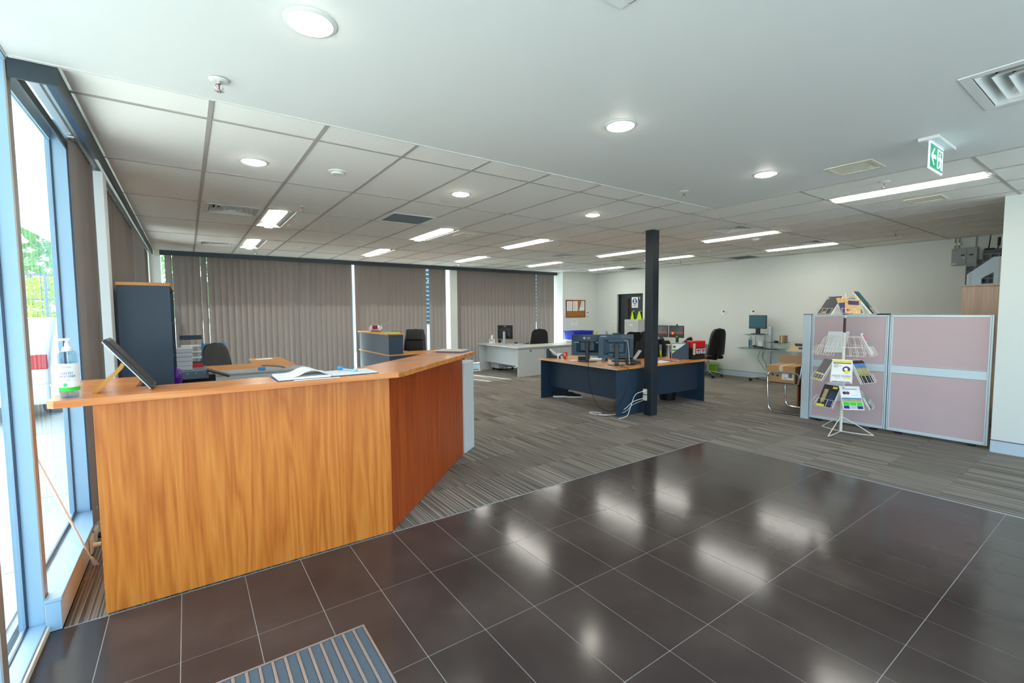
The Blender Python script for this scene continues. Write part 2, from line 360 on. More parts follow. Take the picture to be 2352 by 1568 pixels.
part('tile_edge_strip', G().box(-.55, TX0+.006, TY0-.001, TY0+.003, -.01, .0025).box(TX0, TX0+.005, YF, TY0, -.01, .0025), alu, floor)

# entry mat let into the tiles
em = thing('entry_mat', 'grey entry mat with aluminium strips let into the dark tiles', 'mat', ((MAT[0]+MAT[1])/2, (MAT[2]+MAT[3])/2, 0))
g = G()
for (a, b, c, d) in rect_minus((MAT[0]+.002, MAT[1]-.002, MAT[2]+.002, MAT[3]-.002), [(MAT[0]+.012, MAT[1]-.012, MAT[2]+.012, MAT[3]-.012)]): g.box(a, b, c, d, -.011, .0015)
part('mat_frame', g, alu, em, True)
k = 0; xs = MAT[1]-.012
while xs-.049 > MAT[0]+.01:
    part('mat_insert', G().box(xs-.0365, xs-.0015, MAT[2]+.013, MAT[3]-.013, -.011, -.0015), mat_pile, em, True)
    part('mat_strip', G().box(xs-.0495, xs-.0375, MAT[2]+.013, MAT[3]-.013, -.011, .001), alu, em, True, bevel=.001)
    xs -= .0497

# ---------------------------------------------------------------- ceiling
ceiling = struct('ceiling', G().box(-.72, 10.6, -2.4, 10.95, 2.83, 3.0), white_paint, 'ceiling of white plasterboard by the entry and square lay-in tiles beyond')
gx = [-.4425]+[.16+.5965*k for k in range(18)]+[XR]
gy = [3.32+1.21*k for k in range(-5, 7)]
BX, BY = 4.93, 3.015                                         # edge of the plasterboard
TROF = [(.935, 5.76), (.945, 8.18), (3.045, 5.76), (3.035, 8.18), (4.775, 5.76), (5.11, 8.18), (7.16, 8.18), (7.16, 5.76), (9.3, 8.18), (5.69, .93), (7.16, 3.34), (9.27, 3.34), (8.71, 5.76)]
DIFF = [(.475, 6.05, .55), (.475, 9.08, .55), (6.42, 7.24, .55), (8.21, 7.24, .55), (6.42, 3.61, .55), (8.8, 3.61, .55), (3.545, .345, .63), (1.09, .94, .63)]
GRIL = [(2.28, 5.46, .55), (10.0, 8.45, .55), (10.0, 5.37, .55)]
VENT = [(3.485, 6.09, .31), (4.508, 1.518, .325), (6.425, 1.51, .3)]
holes = [(x-.15, x+.15, y, y+1.165) for x, y in TROF]+[(x-s/2, x+s/2, y-s/2, y+s/2) for x, y, s in DIFF+GRIL+VENT]
g = G()
for (a, b, c, d) in rect_minus((-.605, BX, YF, BY), holes): g.box(a, b, c, d, ZC, ZC+.013)
part('plasterboard', g, ceil_paint, ceiling, label='smooth white plasterboard over the tiled entry')
part('edge_trim', G().box(-.64, -.604, YF, 3.04, ZC-.004, ZC+.01).box(-.604, BX, BY, BY+.012, ZC-.003, ZC+.01).box(BX, BX+.012, YF, BY, ZC-.003, ZC+.01), white_metal, ceiling)
share = {}
for i in range(len(gx)-1):
    for j in range(-1, len(gy)-1):
        y0, y1 = gy[j] if j >= 0 else YF, gy[j+1]; x0, x1 = gx[i], gx[i+1]
        if x0 < BX-.05: y0 = max(y0, BY+.012)
        y1 = min(y1, 10.42); y0 = max(y0, YF)
        if y1-y0 < .05: continue
        R = (x0+.0115, x1-.0115, y0+.0115, y1-.0115); ps = rect_minus(R, holes)
        if not ps: continue
        k = (round(R[1]-R[0], 3), round(R[3]-R[2], 3)) if ps == [R] else None
        if k and k in share: o = link('ceiling_tile', share[k], tile_mat, ceiling)
        else:
            g = G()
            for (a, b, c, d) in ps: g.box(a-R[0], b-R[0], c-R[2], d-R[2], 0, .014)
            me = g.mesh('ceiling_tile'); o = link('ceiling_tile', me, tile_mat, ceiling)
            if k: share[k] = me
        o.location = (R[0], R[2], ZC+.001)
for i, x in enumerate(gx[1:-1]):
    ys = BY+.012 if x < BX-.05 else YF
    g = G()
    for (a, b, c, d) in rect_minus((x-.012, x+.012, ys, 10.42), holes): g.box(a, b, c, d, ZC-.004, ZC+.003)
    part('tee_bar', g, tee_mat, ceiling)
for y in gy:
    if y < YF or y > 10.4: continue
    g = G()
    for (a, b, c, d) in rect_minus((gx[0] if y > BY else BX+.012, XR, y-.012, y+.012), holes): g.box(a, b, c, d, ZC-.0035, ZC+.0025)
    part('cross_tee', g, tee_mat, ceiling)

# recessed linear lights
lamp_lin = mat('lamp_diffuser', (255, 250, 240), .4, var=0, emit=(253, 250, 240), es=26*LAMP)
lamp_dn = mat('downlight_diffuser', (255, 250, 240), .4, var=0, emit=(255, 250, 236), es=34*LAMP)
lamp_spill = mat('lamp_spill_side', (240, 240, 236), .5, var=0, emit=(253, 250, 240), es=4*LAMP)  # glowing sides added to spill light onto the ceiling around each bar
reflector = mat('troffer_reflector', (58, 60, 60), .5, 0, var=.02)
def troffer(x, y, label):
    t = thing('linear_light', label, 'ceiling light', (x, y, ZC), 0, 'linear ceiling lights')
    L = 1.165; g = G()
    g.box(-.15, .15, 0, L, .10, .104).box(-.15, -.146, 0, L, 0, .1).box(.146, .15, 0, L, 0, .1).box(-.146, .146, 0, .004, 0, .1).box(-.146, .146, L-.004, L, 0, .1)
    part('housing', g, white_metal, t)
    for s in (-1, 1): part('reflector_wing', G().prism([(s*.145, .004), (s*.052, .06), (s*.05, .064), (s*.145, .012)][::s], .006, L-.006, 'y'), reflector, t)
    part('spill_box', G().box(-.046, .046, .012, L-.012, -.0135, .05), lamp_spill, t); part('light_bar', G().box(-.044, .044, .014, L-.014, -.018, -.0137), lamp_lin, t)
    part('rim', G().box(-.15, -.14, 0, L, -.004, 0).box(.14, .15, 0, L, -.004, 0).box(-.14, .14, 0, .01, -.004, 0).box(-.14, .14, L-.01, L, -.004, 0), white_metal, t)
TL = ['linear light beside the square louvred vent near the window blinds', 'linear light over the beech desk next to the far louvred vent', 'linear light beside the small slotted vent and egg-crate grille',
      'linear light close to the long dark pelmet over the navy reception desk', 'linear light in the tile row just before the column, near a sprinkler', 'linear light above the far light grey desk by the blinds',
      'linear light above the mesh office chair near the back wall', 'linear light touching the left edge of the dark column', 'linear light in the back corner above the cork board', 'long linear light beside the green exit sign',
      'linear light just right of the column next to a louvred vent', 'linear light nearest the long white wall above the cardboard boxes', 'linear light seen just past the dark column towards the white wall']
for (x, y), lb in zip(TROF, TL): troffer(x, y, lb)
def downlight(x, y, z, label):
    t = thing('downlight', label, 'ceiling light', (x, y, z), 0, 'round downlights')
    part('trim_ring', G().lathe([(.083, 0), (.1, 0), (.1, -.003), (.084, -.008), (.083, 0)], 32), white_metal, t, smooth=True)
    part('diffuser', G().lathe([(0, -.024), (.03, -.0225), (.06, -.017), (.079, -.008), (.083, -.001), (0, -.001)], 32), lamp_dn, t, smooth=True)
for (x, y), lb in zip([(.453, 2.018), (2.26, 2.012), (4.067, 2.01), (.468, 4.05), (2.237, 4.02), (4.022, 4.007)],
        ['round downlight in smooth plasterboard above the entry mat', 'round downlight in the middle of the smooth plasterboard', 'round downlight in plasterboard next to the small slotted vent',
         'round downlight in a ceiling tile beside a smoke detector', 'round downlight in a ceiling tile next to the egg-crate grille', 'round downlight in a ceiling tile before the dark column']):
    downlight(x, y, ZC if y < BY else ZC+.001, lb)

def diffuser(x, y, s, label):
    t = thing('air_diffuser', label, 'vent', (x, y, ZC), 0, 'square louvred air diffusers'); h = s/2; g = G()
    for (a, b, c, d) in rect_minus((-h, h, -h, h), [(-h+.045, h-.045, -h+.045, h-.045)]): g.box(a, b, c, d, -.006, .006)
    part('frame', g, white_metal, t, bevel=.003)
    part('duct', G().box(-h+.03, h-.03, -h+.03, h-.03, .11, .115).box(-h+.03, -h+.034, -h+.03, h-.03, .007, .11).box(h-.034, h-.03, -h+.03, h-.03, .007, .11).box(-h+.03, h-.03, -h+.03, -h+.034, .007, .11).box(-h+.03, h-.03, h-.034, h-.03, .007, .11), dark, t)
    n = 5; st = (h-.05)/n
    for k in range(n):
        w0 = h-.05-k*st; w1 = w0-st*.95
        me = G().add([(-w0, -w0, -.004), (w0, -w0, -.004), (w1, -w1, .045), (-w1, -w1, .045), (-w0, -w0+.002, -.004), (w0, -w0+.002, -.004), (w1, -w1+.002, .045), (-w1, -w1+.002, .045)],
                     [(0, 1, 2, 3), (7, 6, 5, 4), (0, 4, 5, 1), (3, 2, 6, 7), (0, 3, 7, 4), (1, 5, 6, 2)]).mesh('louvre_blade')
        for q in range(4):
            o = link('louvre_blade', me, white_metal, t); o.rotation_euler = (0, 0, q*PI/2)
for (x, y, s), lb in zip(DIFF, ['square louvred vent in the tile row nearest the left window blinds', 'square louvred vent close to the corner where the blinds meet', 'square louvred vent between two linear lights left of the column',
        'square louvred vent seen directly beside the upper column', 'square louvred vent right of the column, next to a linear light', 'square louvred vent high up close to the long white wall',
        'large square louvred vent in the smooth plasterboard near the exit sign', 'square louvred vent in plasterboard, only its corner showing']): diffuser(x, y, s, lb)
for (x, y, s), lb in zip(GRIL, ['dark egg-crate return grille in the ceiling tiles', 'dark egg-crate grille in the far corner of the ceiling', 'dark egg-crate grille in the ceiling along the white wall']):
    t = thing('return_grille', lb, 'vent', (x, y, ZC), 0, 'egg-crate return grilles'); h = s/2; g = G()
    for (a, b, c, d) in rect_minus((-h, h, -h, h), [(-h+.02, h-.02, -h+.02, h-.02)]): g.box(a, b, c, d, -.005, .004)
    part('frame', g, white_metal, t); g = G(); k = -h+.03
    while k < h-.02: g.box(k-.001, k+.001, -h+.02, h-.02, .0, .02); g.box(-h+.02, h-.02, k-.001, k+.001, .0, .02); k += .024
    tag(part('eggcrate_core', g, grey_plastic, t), None, None, None, 'stuff'); part('backing', G().box(-h+.005, h-.005, -h+.005, h-.005, .06, .062), dark, t)
for (x, y, s), lb in zip(VENT, ['small slotted vent in the tiles near the egg-crate grille', 'small slotted vent in plasterboard between downlight and exit sign', 'small slotted vent in the tiles behind the exit sign']):
    t = thing('slotted_vent', lb, 'vent', (x, y, ZC), 0, 'small slotted vents'); h = s/2; g = G()
    for (a, b, c, d) in rect_minus((-h, h, -h, h), [(-h+.03, h-.03, -h+.03, h-.03)]): g.box(a, b, c, d, -.006, .004)
    part('frame', g, cream, t, bevel=.002)
    for k in range(12):
        yy = -h+.04+k*(s-.08)/11; part('slat', G().add([(-h+.03, yy+.009, -.003), (h-.03, yy+.009, -.003), (h-.03, yy-.007, .006), (-h+.03, yy-.007, .006), (-h+.03, yy+.009, -.001), (h-.03, yy+.009, -.001), (h-.03, yy-.007, .008), (-h+.03, yy-.007, .008)],
            [(0, 1, 2, 3), (7, 6, 5, 4), (0, 4, 5, 1), (3, 2, 6, 7), (0, 3, 7, 4), (1, 5, 6, 2)]), cream, t)
    part('backing', G().box(-h+.01, h-.01, -h+.01, h-.01, .05, .052), grey_plastic, t)
red_bulb = mat('red_glass_bulb', (190, 20, 30), .2, var=0)
def sprinkler(x, y, label):
    t = thing('sprinkler_head', label, 'sprinkler', (x, y, ZC-.0035), 0, 'ceiling sprinkler heads')
    part('escutcheon', G().lathe([(0, -.001), (.045, -.001), (.04, -.006), (.02, -.008), (0, -.008)], 24), white_metal, t, smooth=True)
    part('body', G().cyl((0, 0, -.007), (0, 0, -.02), .011), chrome, t)
    part('yoke', G().tube([(.012, 0, -.018), (.017, 0, -.034), (.006, 0, -.052)], .0028).tube([(-.012, 0, -.018), (-.017, 0, -.034), (-.006, 0, -.052)], .0028), chrome, t)
    part('bulb', G().cyl((0, 0, -.02), (0, 0, -.05), .003), red_bulb, t)
    g = G().cyl((0, 0, -.052), (0, 0, -.055), .012)
    for k in range(10): a = k*PI/5; g.xf(RZ(0)); g.add([(math.cos(a+q)*r, math.sin(a+q)*r, z) for (q, r) in ((-.18, .011), (.18, .011), (.12, .022), (-.12, .022)) for z in (-.0515,)]+[(math.cos(a+q)*r, math.sin(a+q)*r, -.0535) for (q, r) in ((-.18, .011), (.18, .011), (.12, .022), (-.12, .022))], [(0, 1, 2, 3), (7, 6, 5, 4), (0, 4, 5, 1), (1, 5, 6, 2), (2, 6, 7, 3), (3, 7, 4, 0)])
    part('deflector', g, chrome, t)
for x, y, lb in [(.16+.02, 2.747, 'sprinkler head in plasterboard above the wooden counter'), (3.97, 2.732, 'sprinkler head in plasterboard ahead of the dark column'), (1.067, 5.416, 'sprinkler head in a tile beside the first linear light'),
        (1.096, 9.73, 'sprinkler head in a tile close to the back pelmet'), (5.3, 9.68, 'sprinkler head in a tile near the far end of the pelmet'), (5.272, 6.02, 'sprinkler head in a tile before the column and its linear light'),
        (9.03, 9.72, 'sprinkler head in a tile above the cork board wall'), (5.203, 1.519, 'sprinkler head in a tile beside the exit sign linear light'), (8.8, 2.4, 'sprinkler head in a tile near the grey electrical cabinet'), (9.43, 6.54, 'sprinkler head in a tile above the white wall desk')]: sprinkler(x, y, lb)
def detector(x, y, label):
    t = thing('smoke_detector', label, 'smoke detector', (x, y, ZC+.001), 0, 'round smoke detectors')
    part('base', G().lathe([(0, 0), (.07, 0), (.07, -.008), (.055, -.012), (0, -.012)], 28), white_metal, t, smooth=True)
    part('sensor_cap', G().lathe([(.05, -.012), (.05, -.018), (.042, -.026), (0, -.028)], 28), white_metal, t, smooth=True)
for x, y, lb in [(1.058, 3.96, 'round white smoke detector beside a downlight'), (1.706, 8.78, 'round white detector in the tiles above the beech desk'), (2.33, 7.57, 'round detector in the tiles between egg-crate grille and pelmet'),
        (7.755, 8.78, 'round detector in the tiles above the far office chair'), (7.6, 3.88, 'round detector in the tiles right of the column'), (8.3, 5.14, 'round detector in the tiles towards the white wall')]: detector(x, y, lb)

# exit sign hanging from a ceiling plate
sign_green = mat('exit_green', (12, 150, 110), .3, var=.02, emit=(10, 150, 110), es=.55)
sign_white = mat('exit_white', (240, 244, 250), .3, var=0, emit=(235, 240, 255), es=.9)
sign_edge = mat('exit_edge_glow', (225, 228, 255), .2, var=0, emit=(205, 205, 255), es=1.6)
t = thing('exit_sign', 'green running-man exit sign with a left arrow hanging from the ceiling', 'exit sign', (4.31, .97, ZC))
part('ceiling_plate', G().box(-.2, .24, -.055, .055, -.022, 0), white_metal, t, bevel=.004)
part('panel', G().box(-.165, .155, -.004, .004, -.2, -.022), sign_edge, t, bevel=.001)
for s in (-1, 1):
    part('green_face', G().box(-.155, .145, s*.0045-.0006, s*.0045+.0006, -.19, -.032), sign_green, t)
    y = s*.0056; g = G(); m = -s
    def poly(q): 
        P = [(a*(1 if s > 0 else 1), b) for a, b in q]; ar = sum(P[i][0]*P[(i+1) % len(P)][1]-P[(i+1) % len(P)][0]*P[i][1] for i in range(len(P)))
        g.prism(P if ar > 0 else P[::-1], min(y, y+s*.0006), max(y, y+s*.0006), 'y')
    # arrow on the left half, pointing away from the doorway and the running figure
    X = lambda v: v
    poly([(-.135, -.11), (-.075, -.055), (-.055, -.055), (-.095, -.098), (-.02, -.098), (-.02, -.122), (-.095, -.122), (-.055, -.165), (-.075, -.165)])
    poly([(.01, -.045), (.028, -.045), (.028, -.175), (.01, -.175)]); poly([(.028, -.045), (.135, -.045), (.135, -.057), (.028, -.057)]); poly([(.123, -.057), (.135, -.057), (.135, -.175), (.123, -.175)])
    poly([(.07+.012*math.cos(q*PI/6), -.078+.012*math.sin(q*PI/6)) for q in range(12)])
    poly([(.058, -.092), (.092, -.092), (.1, -.13), (.075, -.135)]); poly([(.04, -.1), (.06, -.092), (.066, -.1), (.048, -.122), (.038, -.118)]); poly([(.092, -.092), (.116, -.112), (.112, -.12), (.09, -.106)])
    poly([(.075, -.13), (.09, -.135), (.075, -.16), (.048, -.175), (.04, -.168), (.064, -.152)]); poly([(.086, -.13), (.1, -.13), (.11, -.152), (.104, -.178), (.094, -.176), (.097, -.154)])
    part('pictogram', g, sign_white, t)

# ---------------------------------------------------------------- walls
wr = struct('wall_right', G().box(XR, XR+.2, -2.4, 8.40, 0, 2.83).box(XR, XR+.2, 9.34, 10.95, 0, 2.83).box(XR, XR+.2, 8.40, 9.34, 2.02, 2.83), white_paint, 'long white painted wall with light switches and a door')
wb = struct('wall_back', G().box(8.985, XR, YB, 10.95, 0, 2.83), white_paint, 'white painted wall carrying the cork board')
struct('wall_near', G().box(XW, XW+.12, -2.4, YW, 0, 2.83), white_paint, 'white painted wall with a blue-grey skirting beside the fabric screens')
for nm, g, lb in (('baseboard_right', G().box(XR-.016, XR, YF, 8.36, 0, .12).box(XR-.016, XR, 9.38, YB, 0, .12), 'blue-grey skirting along the white wall'), ('baseboard_back', G().box(8.985, XR-.016, YB-.016, YB, 0, .12), 'blue-grey skirting under the cork board'),
                  ('baseboard_near', G().box(XW-.016, XW, YF, YW, 0, .125), 'blue-grey skirting beside the fabric screens')): struct(nm, g, skirt_mat, lb)
struct('trim_1', G().box(XW-.0162, XW-.001, YF, YW, .125, .131), gasket, 'thin dark strip on top of the near skirting')  # thin dark strip along the top of the skirting
struct('trim_2', G().box(XR-.0165, XR-.001, YF, 8.36, .12, .126), gasket, 'thin dark strip on top of the far skirting')
# glazed front behind the camera
wf = thing('window_9', 'glazed shopfront behind the entry', None, (3, YF, 0)); wf['kind'] = 'structure'
g = G().box(-.75, XW, YF-.1, YF, 0, .1).box(-.75, XW, YF-.1, YF, 2.6, 2.83)
for k in range(7): x = -.7+k*1.27; g.box(x-.04, x+.04, YF-.1, YF, .1, 2.6)
part('frame', g, frame_mat, wf, True); part('pane', G().box(-.7, XW, YF-.06, YF-.05, .1, 2.6), glass, wf, True)
struct('wall_front', G().box(XW, 10.6, -2.4, YF, 0, 2.83), white_paint, 'white wall behind the near wall')

# left glazing: entry window, window over the low sill, then more behind the blinds
def glazing(name, label, axis, c, a, b, z0, z1, post_in, post_out, rail=.036, posts=True):
    t = thing(name, label, None, (c if axis == 'x' else (a+b)/2, (a+b)/2 if axis == 'x' else c, z0)); t['kind'] = 'structure'
    B = (lambda g, p0, p1, q0, q1, r0, r1: g.box(p0, p1, q0, q1, r0, r1)) if axis == 'x' else (lambda g, p0, p1, q0, q1, r0, r1: g.box(q0, q1, p0, p1, r0, r1))
    part('pane', B(G(), c-.004, c+.004, a+.01, b-.01, z0+.01, z1), glass, t, True)
    lo, hi = min(post_in, post_out), max(post_in, post_out)
    part('sill_rail', B(G(), lo, hi, a, b, z0, z0+rail), frame_mat, t, True, bevel=.003)
    part('head_rail', B(G(), lo, hi, a, b, z1, z1+.12), frame_mat, t, True)
    part('glazing_bead', B(G(), c-.012, c-.005, a, a+.02, z0+rail, z1) if 0 else B(G(), c+.005, c+.013, b-.008, b, z0+rail, z1), gasket, t, True)
    part('glazing_bead', B(G(), c+.005, c+.013, a, b, z0+rail, z0+rail+.006), gasket, t, True)
    return t
glazing('window_1', 'full height entry window with pale blue frame', 'x', XL, 2.50, 3.05, 0, 2.665, -.612, -.70)
glazing('window_5', 'full height entry glazing beyond the picture', 'x', XL, YF, 2.44, 0, 2.665, -.612, -.70)
w2 = glazing('window_2', 'pale blue framed window over the low sill beside the counter', 'x', XL, 3.11, 4.26, .158, 2.665, -.68, -.70, .012)
def post(y0, y1, nm, lb):
    o = struct(nm, G().box(-.71, -.622, y0, y1, 0, 2.8), frame_mat, lb)
    part('inner_cover', G().box(-.622, -.616, y0, y1, 0, 2.8), taupe_mat, o); return o
post(3.05, 3.11, 'trim_3', 'pale blue window mullion with taupe inner cover'); post(2.44, 2.50, 'trim_4', 'pale blue mullion of the entry window')
struct('trim_5', G().box(-.71, -.606, 4.26, 4.46, .158, 2.8), frame_mat, 'wide pale blue window jamb beside the blinds', .002)
part('weather_strip', G().box(-.6055, -.598, 4.262, 4.275, .16, 2.66), gasket, bpy.data.objects['trim_5'])
struct('trim_6', G().box(-.612, -.60, YF, 3.045, 0, .03), cream, 'cream floor track under the entry window', .003)
sk = struct('wall_left', G().box(-.71, -.5585, 3.111, 10.95, 0, .141).box(-.615, -.5585, 3.025, 3.111, 0, .141), grey_lam, 'low grey kick wall under the left windows')
part('sill', G().prism([(-.615, 3.018), (-.552, 3.018), (-.552, 10.9), (-.688, 10.9), (-.688, 3.111), (-.615, 3.111)], .141, .158), frame_mat, sk, bevel=.003, label='glossy pale sill with a rounded edge')
part('kick_end', G().box(-.611, -.5565, 3.017, 3.025, .001, .141), frame_mat, sk)
glazing('window_3', 'left window behind the closed blinds', 'x', XL, 4.46, 7.4, .158, 2.665, -.66, -.70); glazing('window_4', 'left window behind the blinds towards the corner', 'x', XL, 7.46, 10.6, .158, 2.665, -.66, -.70)
post(7.4, 7.46, 'trim_7', 'window mullion behind the blinds'); struct('trim_8', G().box(-.71, -.50, 10.42, 10.8, 0, 2.8).box(-.50, -.345, 10.50, 10.8, 0, 2.8), white_paint, 'white corner post between left and back windows')
part('sensor_box', G().box(-.415, -.355, 10.36, 10.50, 2.56, 2.665), cream, bpy.data.objects['trim_8'], bevel=.006)
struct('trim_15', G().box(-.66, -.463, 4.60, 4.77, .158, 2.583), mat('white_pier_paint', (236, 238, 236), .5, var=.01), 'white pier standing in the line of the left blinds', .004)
# back glazing
YG = 10.76
struct('wall_back_low', G().box(-.5, 8.985, 10.55, 10.85, 0, .15), grey_lam, 'low kick wall under the back windows')
part('sill', G().box(-.5, 8.98, 10.535, 10.85, .15, .166), frame_mat, bpy.data.objects['wall_back_low'], bevel=.003)
struct('baseboard_window', G().box(-.4, 8.985, 10.535, 10.55, 0, .12), skirt_mat, 'blue-grey skirting under the back blinds')
for nm, a, b, lb in (('window_6', -.34, 3.05, 'back window behind the first closed blinds'), ('window_7', 3.11, 5.46, 'back window behind the blinds with one slat missing'), ('window_8', 5.67, 8.97, 'back window behind the far blinds')):
    glazing(nm, lb, 'y', YG, a, b, .166, 2.665, 10.72, 10.80)
struct('trim_9', G().box(3.05, 3.11, 10.70, 10.82, .166, 2.8), frame_mat, 'pale mullion between the back windows')
struct('trim_10', G().box(5.462, 5.667, 10.44, 10.9, 0, 2.83), white_paint, 'cream plastered pier between the back blinds')
# pelmets
struct('trim_11', G().box(-.609, -.4425, 3.035, 3.047, 2.587, 2.672).box(-.4545, -.4425, 3.047, 10.40, 2.587, 2.672).box(-.609, -.60, 3.047, 10.4, 2.62, 2.672), pelmet_mat, 'dark teal pelmet along the left windows')
part('blind_track', G().box(-.56, -.525, 3.06, 10.3, 2.615, 2.64).box(-.51, -.496, 3.06, 10.3, 2.61, 2.64), alu, bpy.data.objects['trim_11'])
part('lower_lip', G().box(-.487, -.4545, 3.05, 4.29, 2.587, 2.592), navy_edge, bpy.data.objects['trim_11'])
struct('trim_12', G().box(-.345, 8.982, 10.40, 10.412, 2.585, 2.672), pelmet_mat, 'long dark teal pelmet above the back blinds')
part('blind_track', G().box(-.345, 5.45, 10.46, 10.50, 2.60, 2.64).box(5.68, 8.98, 10.46, 10.50, 2.60, 2.64), alu, bpy.data.objects['trim_12'])

# ---------------------------------------------------------------- vertical blinds, one object per slat
def slat_mesh(L, w=.127, curl=.006, t=.0008):
    return G().grid(lambda u, v: ((u-.5)*w, curl*(1-(2*u-1)**2), -L*v), 7, 2).mesh('slat', 60)
SL = slat_mesh(2.40); SLL = slat_mesh(2.43)
def blind(name, label, axis, c, a, b, pitch, angf, z=2.60, skip=()):
    t = thing(name, label, 'blind', ((a+b)/2, c, z) if axis == 'y' else (c, (a+b)/2, z), 0, 'vertical slat blinds')
    k = 0; q = a+pitch/2
    while q < b:
        if k not in skip:
            o = link('slat', SL if axis == 'y' else SLL, slat_mat, t)
            o.location = (q-(a+b)/2, 0, 0) if axis == 'y' else (0, q-(a+b)/2, 0)
            o.rotation_euler = (0, 0, angf(k, q)+(PI/2 if axis == 'x' else 0))
        q += pitch; k += 1
    part('head_rail', G().box(a-(a+b)/2, b-(a+b)/2, -.015, .015, .0, .012) if axis == 'y' else G().box(-.015, .015, a-(a+b)/2, b-(a+b)/2, 0, .012), alu, t)
    part('bottom_chain', G().cyl((a-(a+b)/2+.03, .0, -2.33), (b-(a+b)/2-.03, .0, -2.33), .0012, n=5) if axis == 'y' else G().cyl((0, a-(a+b)/2+.03, -2.33), (0, b-(a+b)/2-.03, -2.33), .0012, n=5), white_metal, t)
    return t
R = random.Random(3)
def closed(base, jit): return lambda k, q: math.radians(base+R.uniform(-jit, jit)+(R.choice((0, 0, 0, -9)) if jit > 3 else 0))
blind('vertical_blind', 'closed taupe vertical blind behind the beech desk', 'y', 10.49, -.285, 3.05, .1065, closed(-27, 8))
blind('vertical_blind', 'closed taupe vertical blind behind the navy reception desk, one slat missing', 'y', 10.49, 3.115, 5.30, .1065, closed(-26, 8), skip=(16,))
blind('vertical_blind', 'closed taupe vertical blind behind the light grey desk', 'y', 10.49, 5.68, 8.20, .1065, closed(-16, 5))
blind('vertical_blind', 'opened taupe blind slats beside the white wall', 'y', 10.49, 8.28, 8.95, .165, lambda k, q: math.radians(-40))
blind('vertical_blind', 'half open taupe blind slats by the left window jamb', 'x', -.53, 3.90, 4.56, .108, lambda k, q: math.radians(-14))
blind('vertical_blind', 'closed taupe vertical blind behind the tall navy bookcase', 'x', -.53, 4.80, 10.30, .1065, lambda k, q: math.radians(-14+R.uniform(-6, 6)) if q < 7.6 or q > 8.8 else math.radians(-60))
rod = thing('blind_wand', 'thin white rod leaning against the window beside the counter', 'rod', (-.52, 3.66, 0))
part('shaft', G().cyl((-.518, 3.66, .012), (-.655, 3.20, .86), .0058, n=8), white_metal, rod, True, smooth=True)
part('end_cap', G().cyl((-.510, 3.682, .003), (-.5265, 3.625, .077), .0085, n=8), white_metal, rod, True, smooth=True)

# ---------------------------------------------------------------- outside the windows
pave = mat('pale_concrete_paving', (206, 204, 196), .8, var=.1, vs=1.2)
ground = struct('ground', G().box(-70, 40, -30, 90, -.5, -.06), pave, 'pale sunlit concrete outside the windows')
for k in range(12):
    for j in range(3):
        part('paving_slab', G().box(-.8-1.5*(j+1)+.006, -.8-1.5*j-.006, 1+1.5*k+.006, 2.5+1.5*k-.006, -.06, -.05), pave, ground)
struct('trim_13', G().box(-2.55, -.72, -4, 16, 3.25, 3.45), white_metal, 'pale canopy soffit outside the left windows')
for k in range(12): part('soffit_panel', G().box(-2.5, -.76, -1.4+1.45*k+.01, .05+1.45*k-.01, 3.235, 3.25), white_metal, bpy.data.objects['trim_13'])
struct('trim_14', G().box(-.7, 12, 10.96, 12.0, 2.95, 3.15), white_metal, 'pale canopy above the back windows')
foliage = mat('tree_foliage', (140, 178, 128), .8, var=.5, vs=3); foliage2 = mat('yellow_green_foliage', (196, 210, 110), .8, var=.3, vs=3); bark = mat('bark', (96, 78, 62), .9, var=.2)
def tree(x, y, h, r, m, label, seed):
    t = thing('tree', label, 'tree', (x, y, -.06), 0, 'trees outside the left windows'); q = random.Random(seed)
    part('trunk', G().cyl((0, 0, 0), (.1, 0, h*.55), .16, .09, 8), bark, t)
    g = G()
    for k in range(900):
        a, b = q.uniform(0, 2*PI), math.acos(q.uniform(-1, 1)); rr = r*q.uniform(.55, 1)**.5*(1+.15*math.sin(3*a)*math.cos(2*b))
        c = Vector((rr*math.sin(b)*math.cos(a), rr*math.sin(b)*math.sin(a), h*.62+rr*.8*math.cos(b))); s = r*.11
        u = Vector((q.gauss(0, 1), q.gauss(0, 1), q.gauss(0, 1))).normalized()*s; v = u.orthogonal().normalized()*s*.7
        g.add([c-u, c-v*.6, c+u, c+v*.6, c+u.cross(v).normalized()*s*.15], [(0, 1, 4), (1, 2, 4), (2, 3, 4), (3, 0, 4)])
    tag(part('foliage', g, m, t), None, None, None, 'stuff')
tree(-4.4, 36, 8.0, 3.4, foliage, 'tall dark green tree outside beyond the railing', 1); tree(-11.6, 33, 6.4, 3.0, foliage, 'broad green tree outside left of the tall one', 2)
tree(-4.3, 26.5, 3.6, 1.35, foliage2, 'low yellow-green tree in front of the railing', 3); tree(-8.2, 28, 3.4, 1.5, foliage2, 'pale yellow-green tree beside the steel stair', 4); tree(0, 26, 6, 3.2, foliage, 'green tree behind the back windows', 5)
steel = mat('galvanised_steel', (120, 136, 148), .5, .3, var=.05)
t = thing('balcony_railing', 'steel railing on a concrete landing outside', 'railing', (-5.2, 24, 0))
part('landing', G().box(-12, -3.0, 23.6, 24.6, -.06, .62), mat('landing_blue_grey', (140, 156, 168), .8, var=.06), t, True)
for z in (1.2, 2.1, 3.0): part('rail', G().box(-12, -3.05, 23.68, 23.74, z-.03, z+.03), steel, t, True)
for k in range(9): part('post', G().box(-11.9+k*1.1, -11.84+k*1.1, 23.66, 23.76, .62, 3.05), steel, t, True)
for k in range(44): part('baluster', G().box(-11.9+k*.2, -11.885+k*.2, 23.69, 23.72, .62, 3.0), steel, t, True)
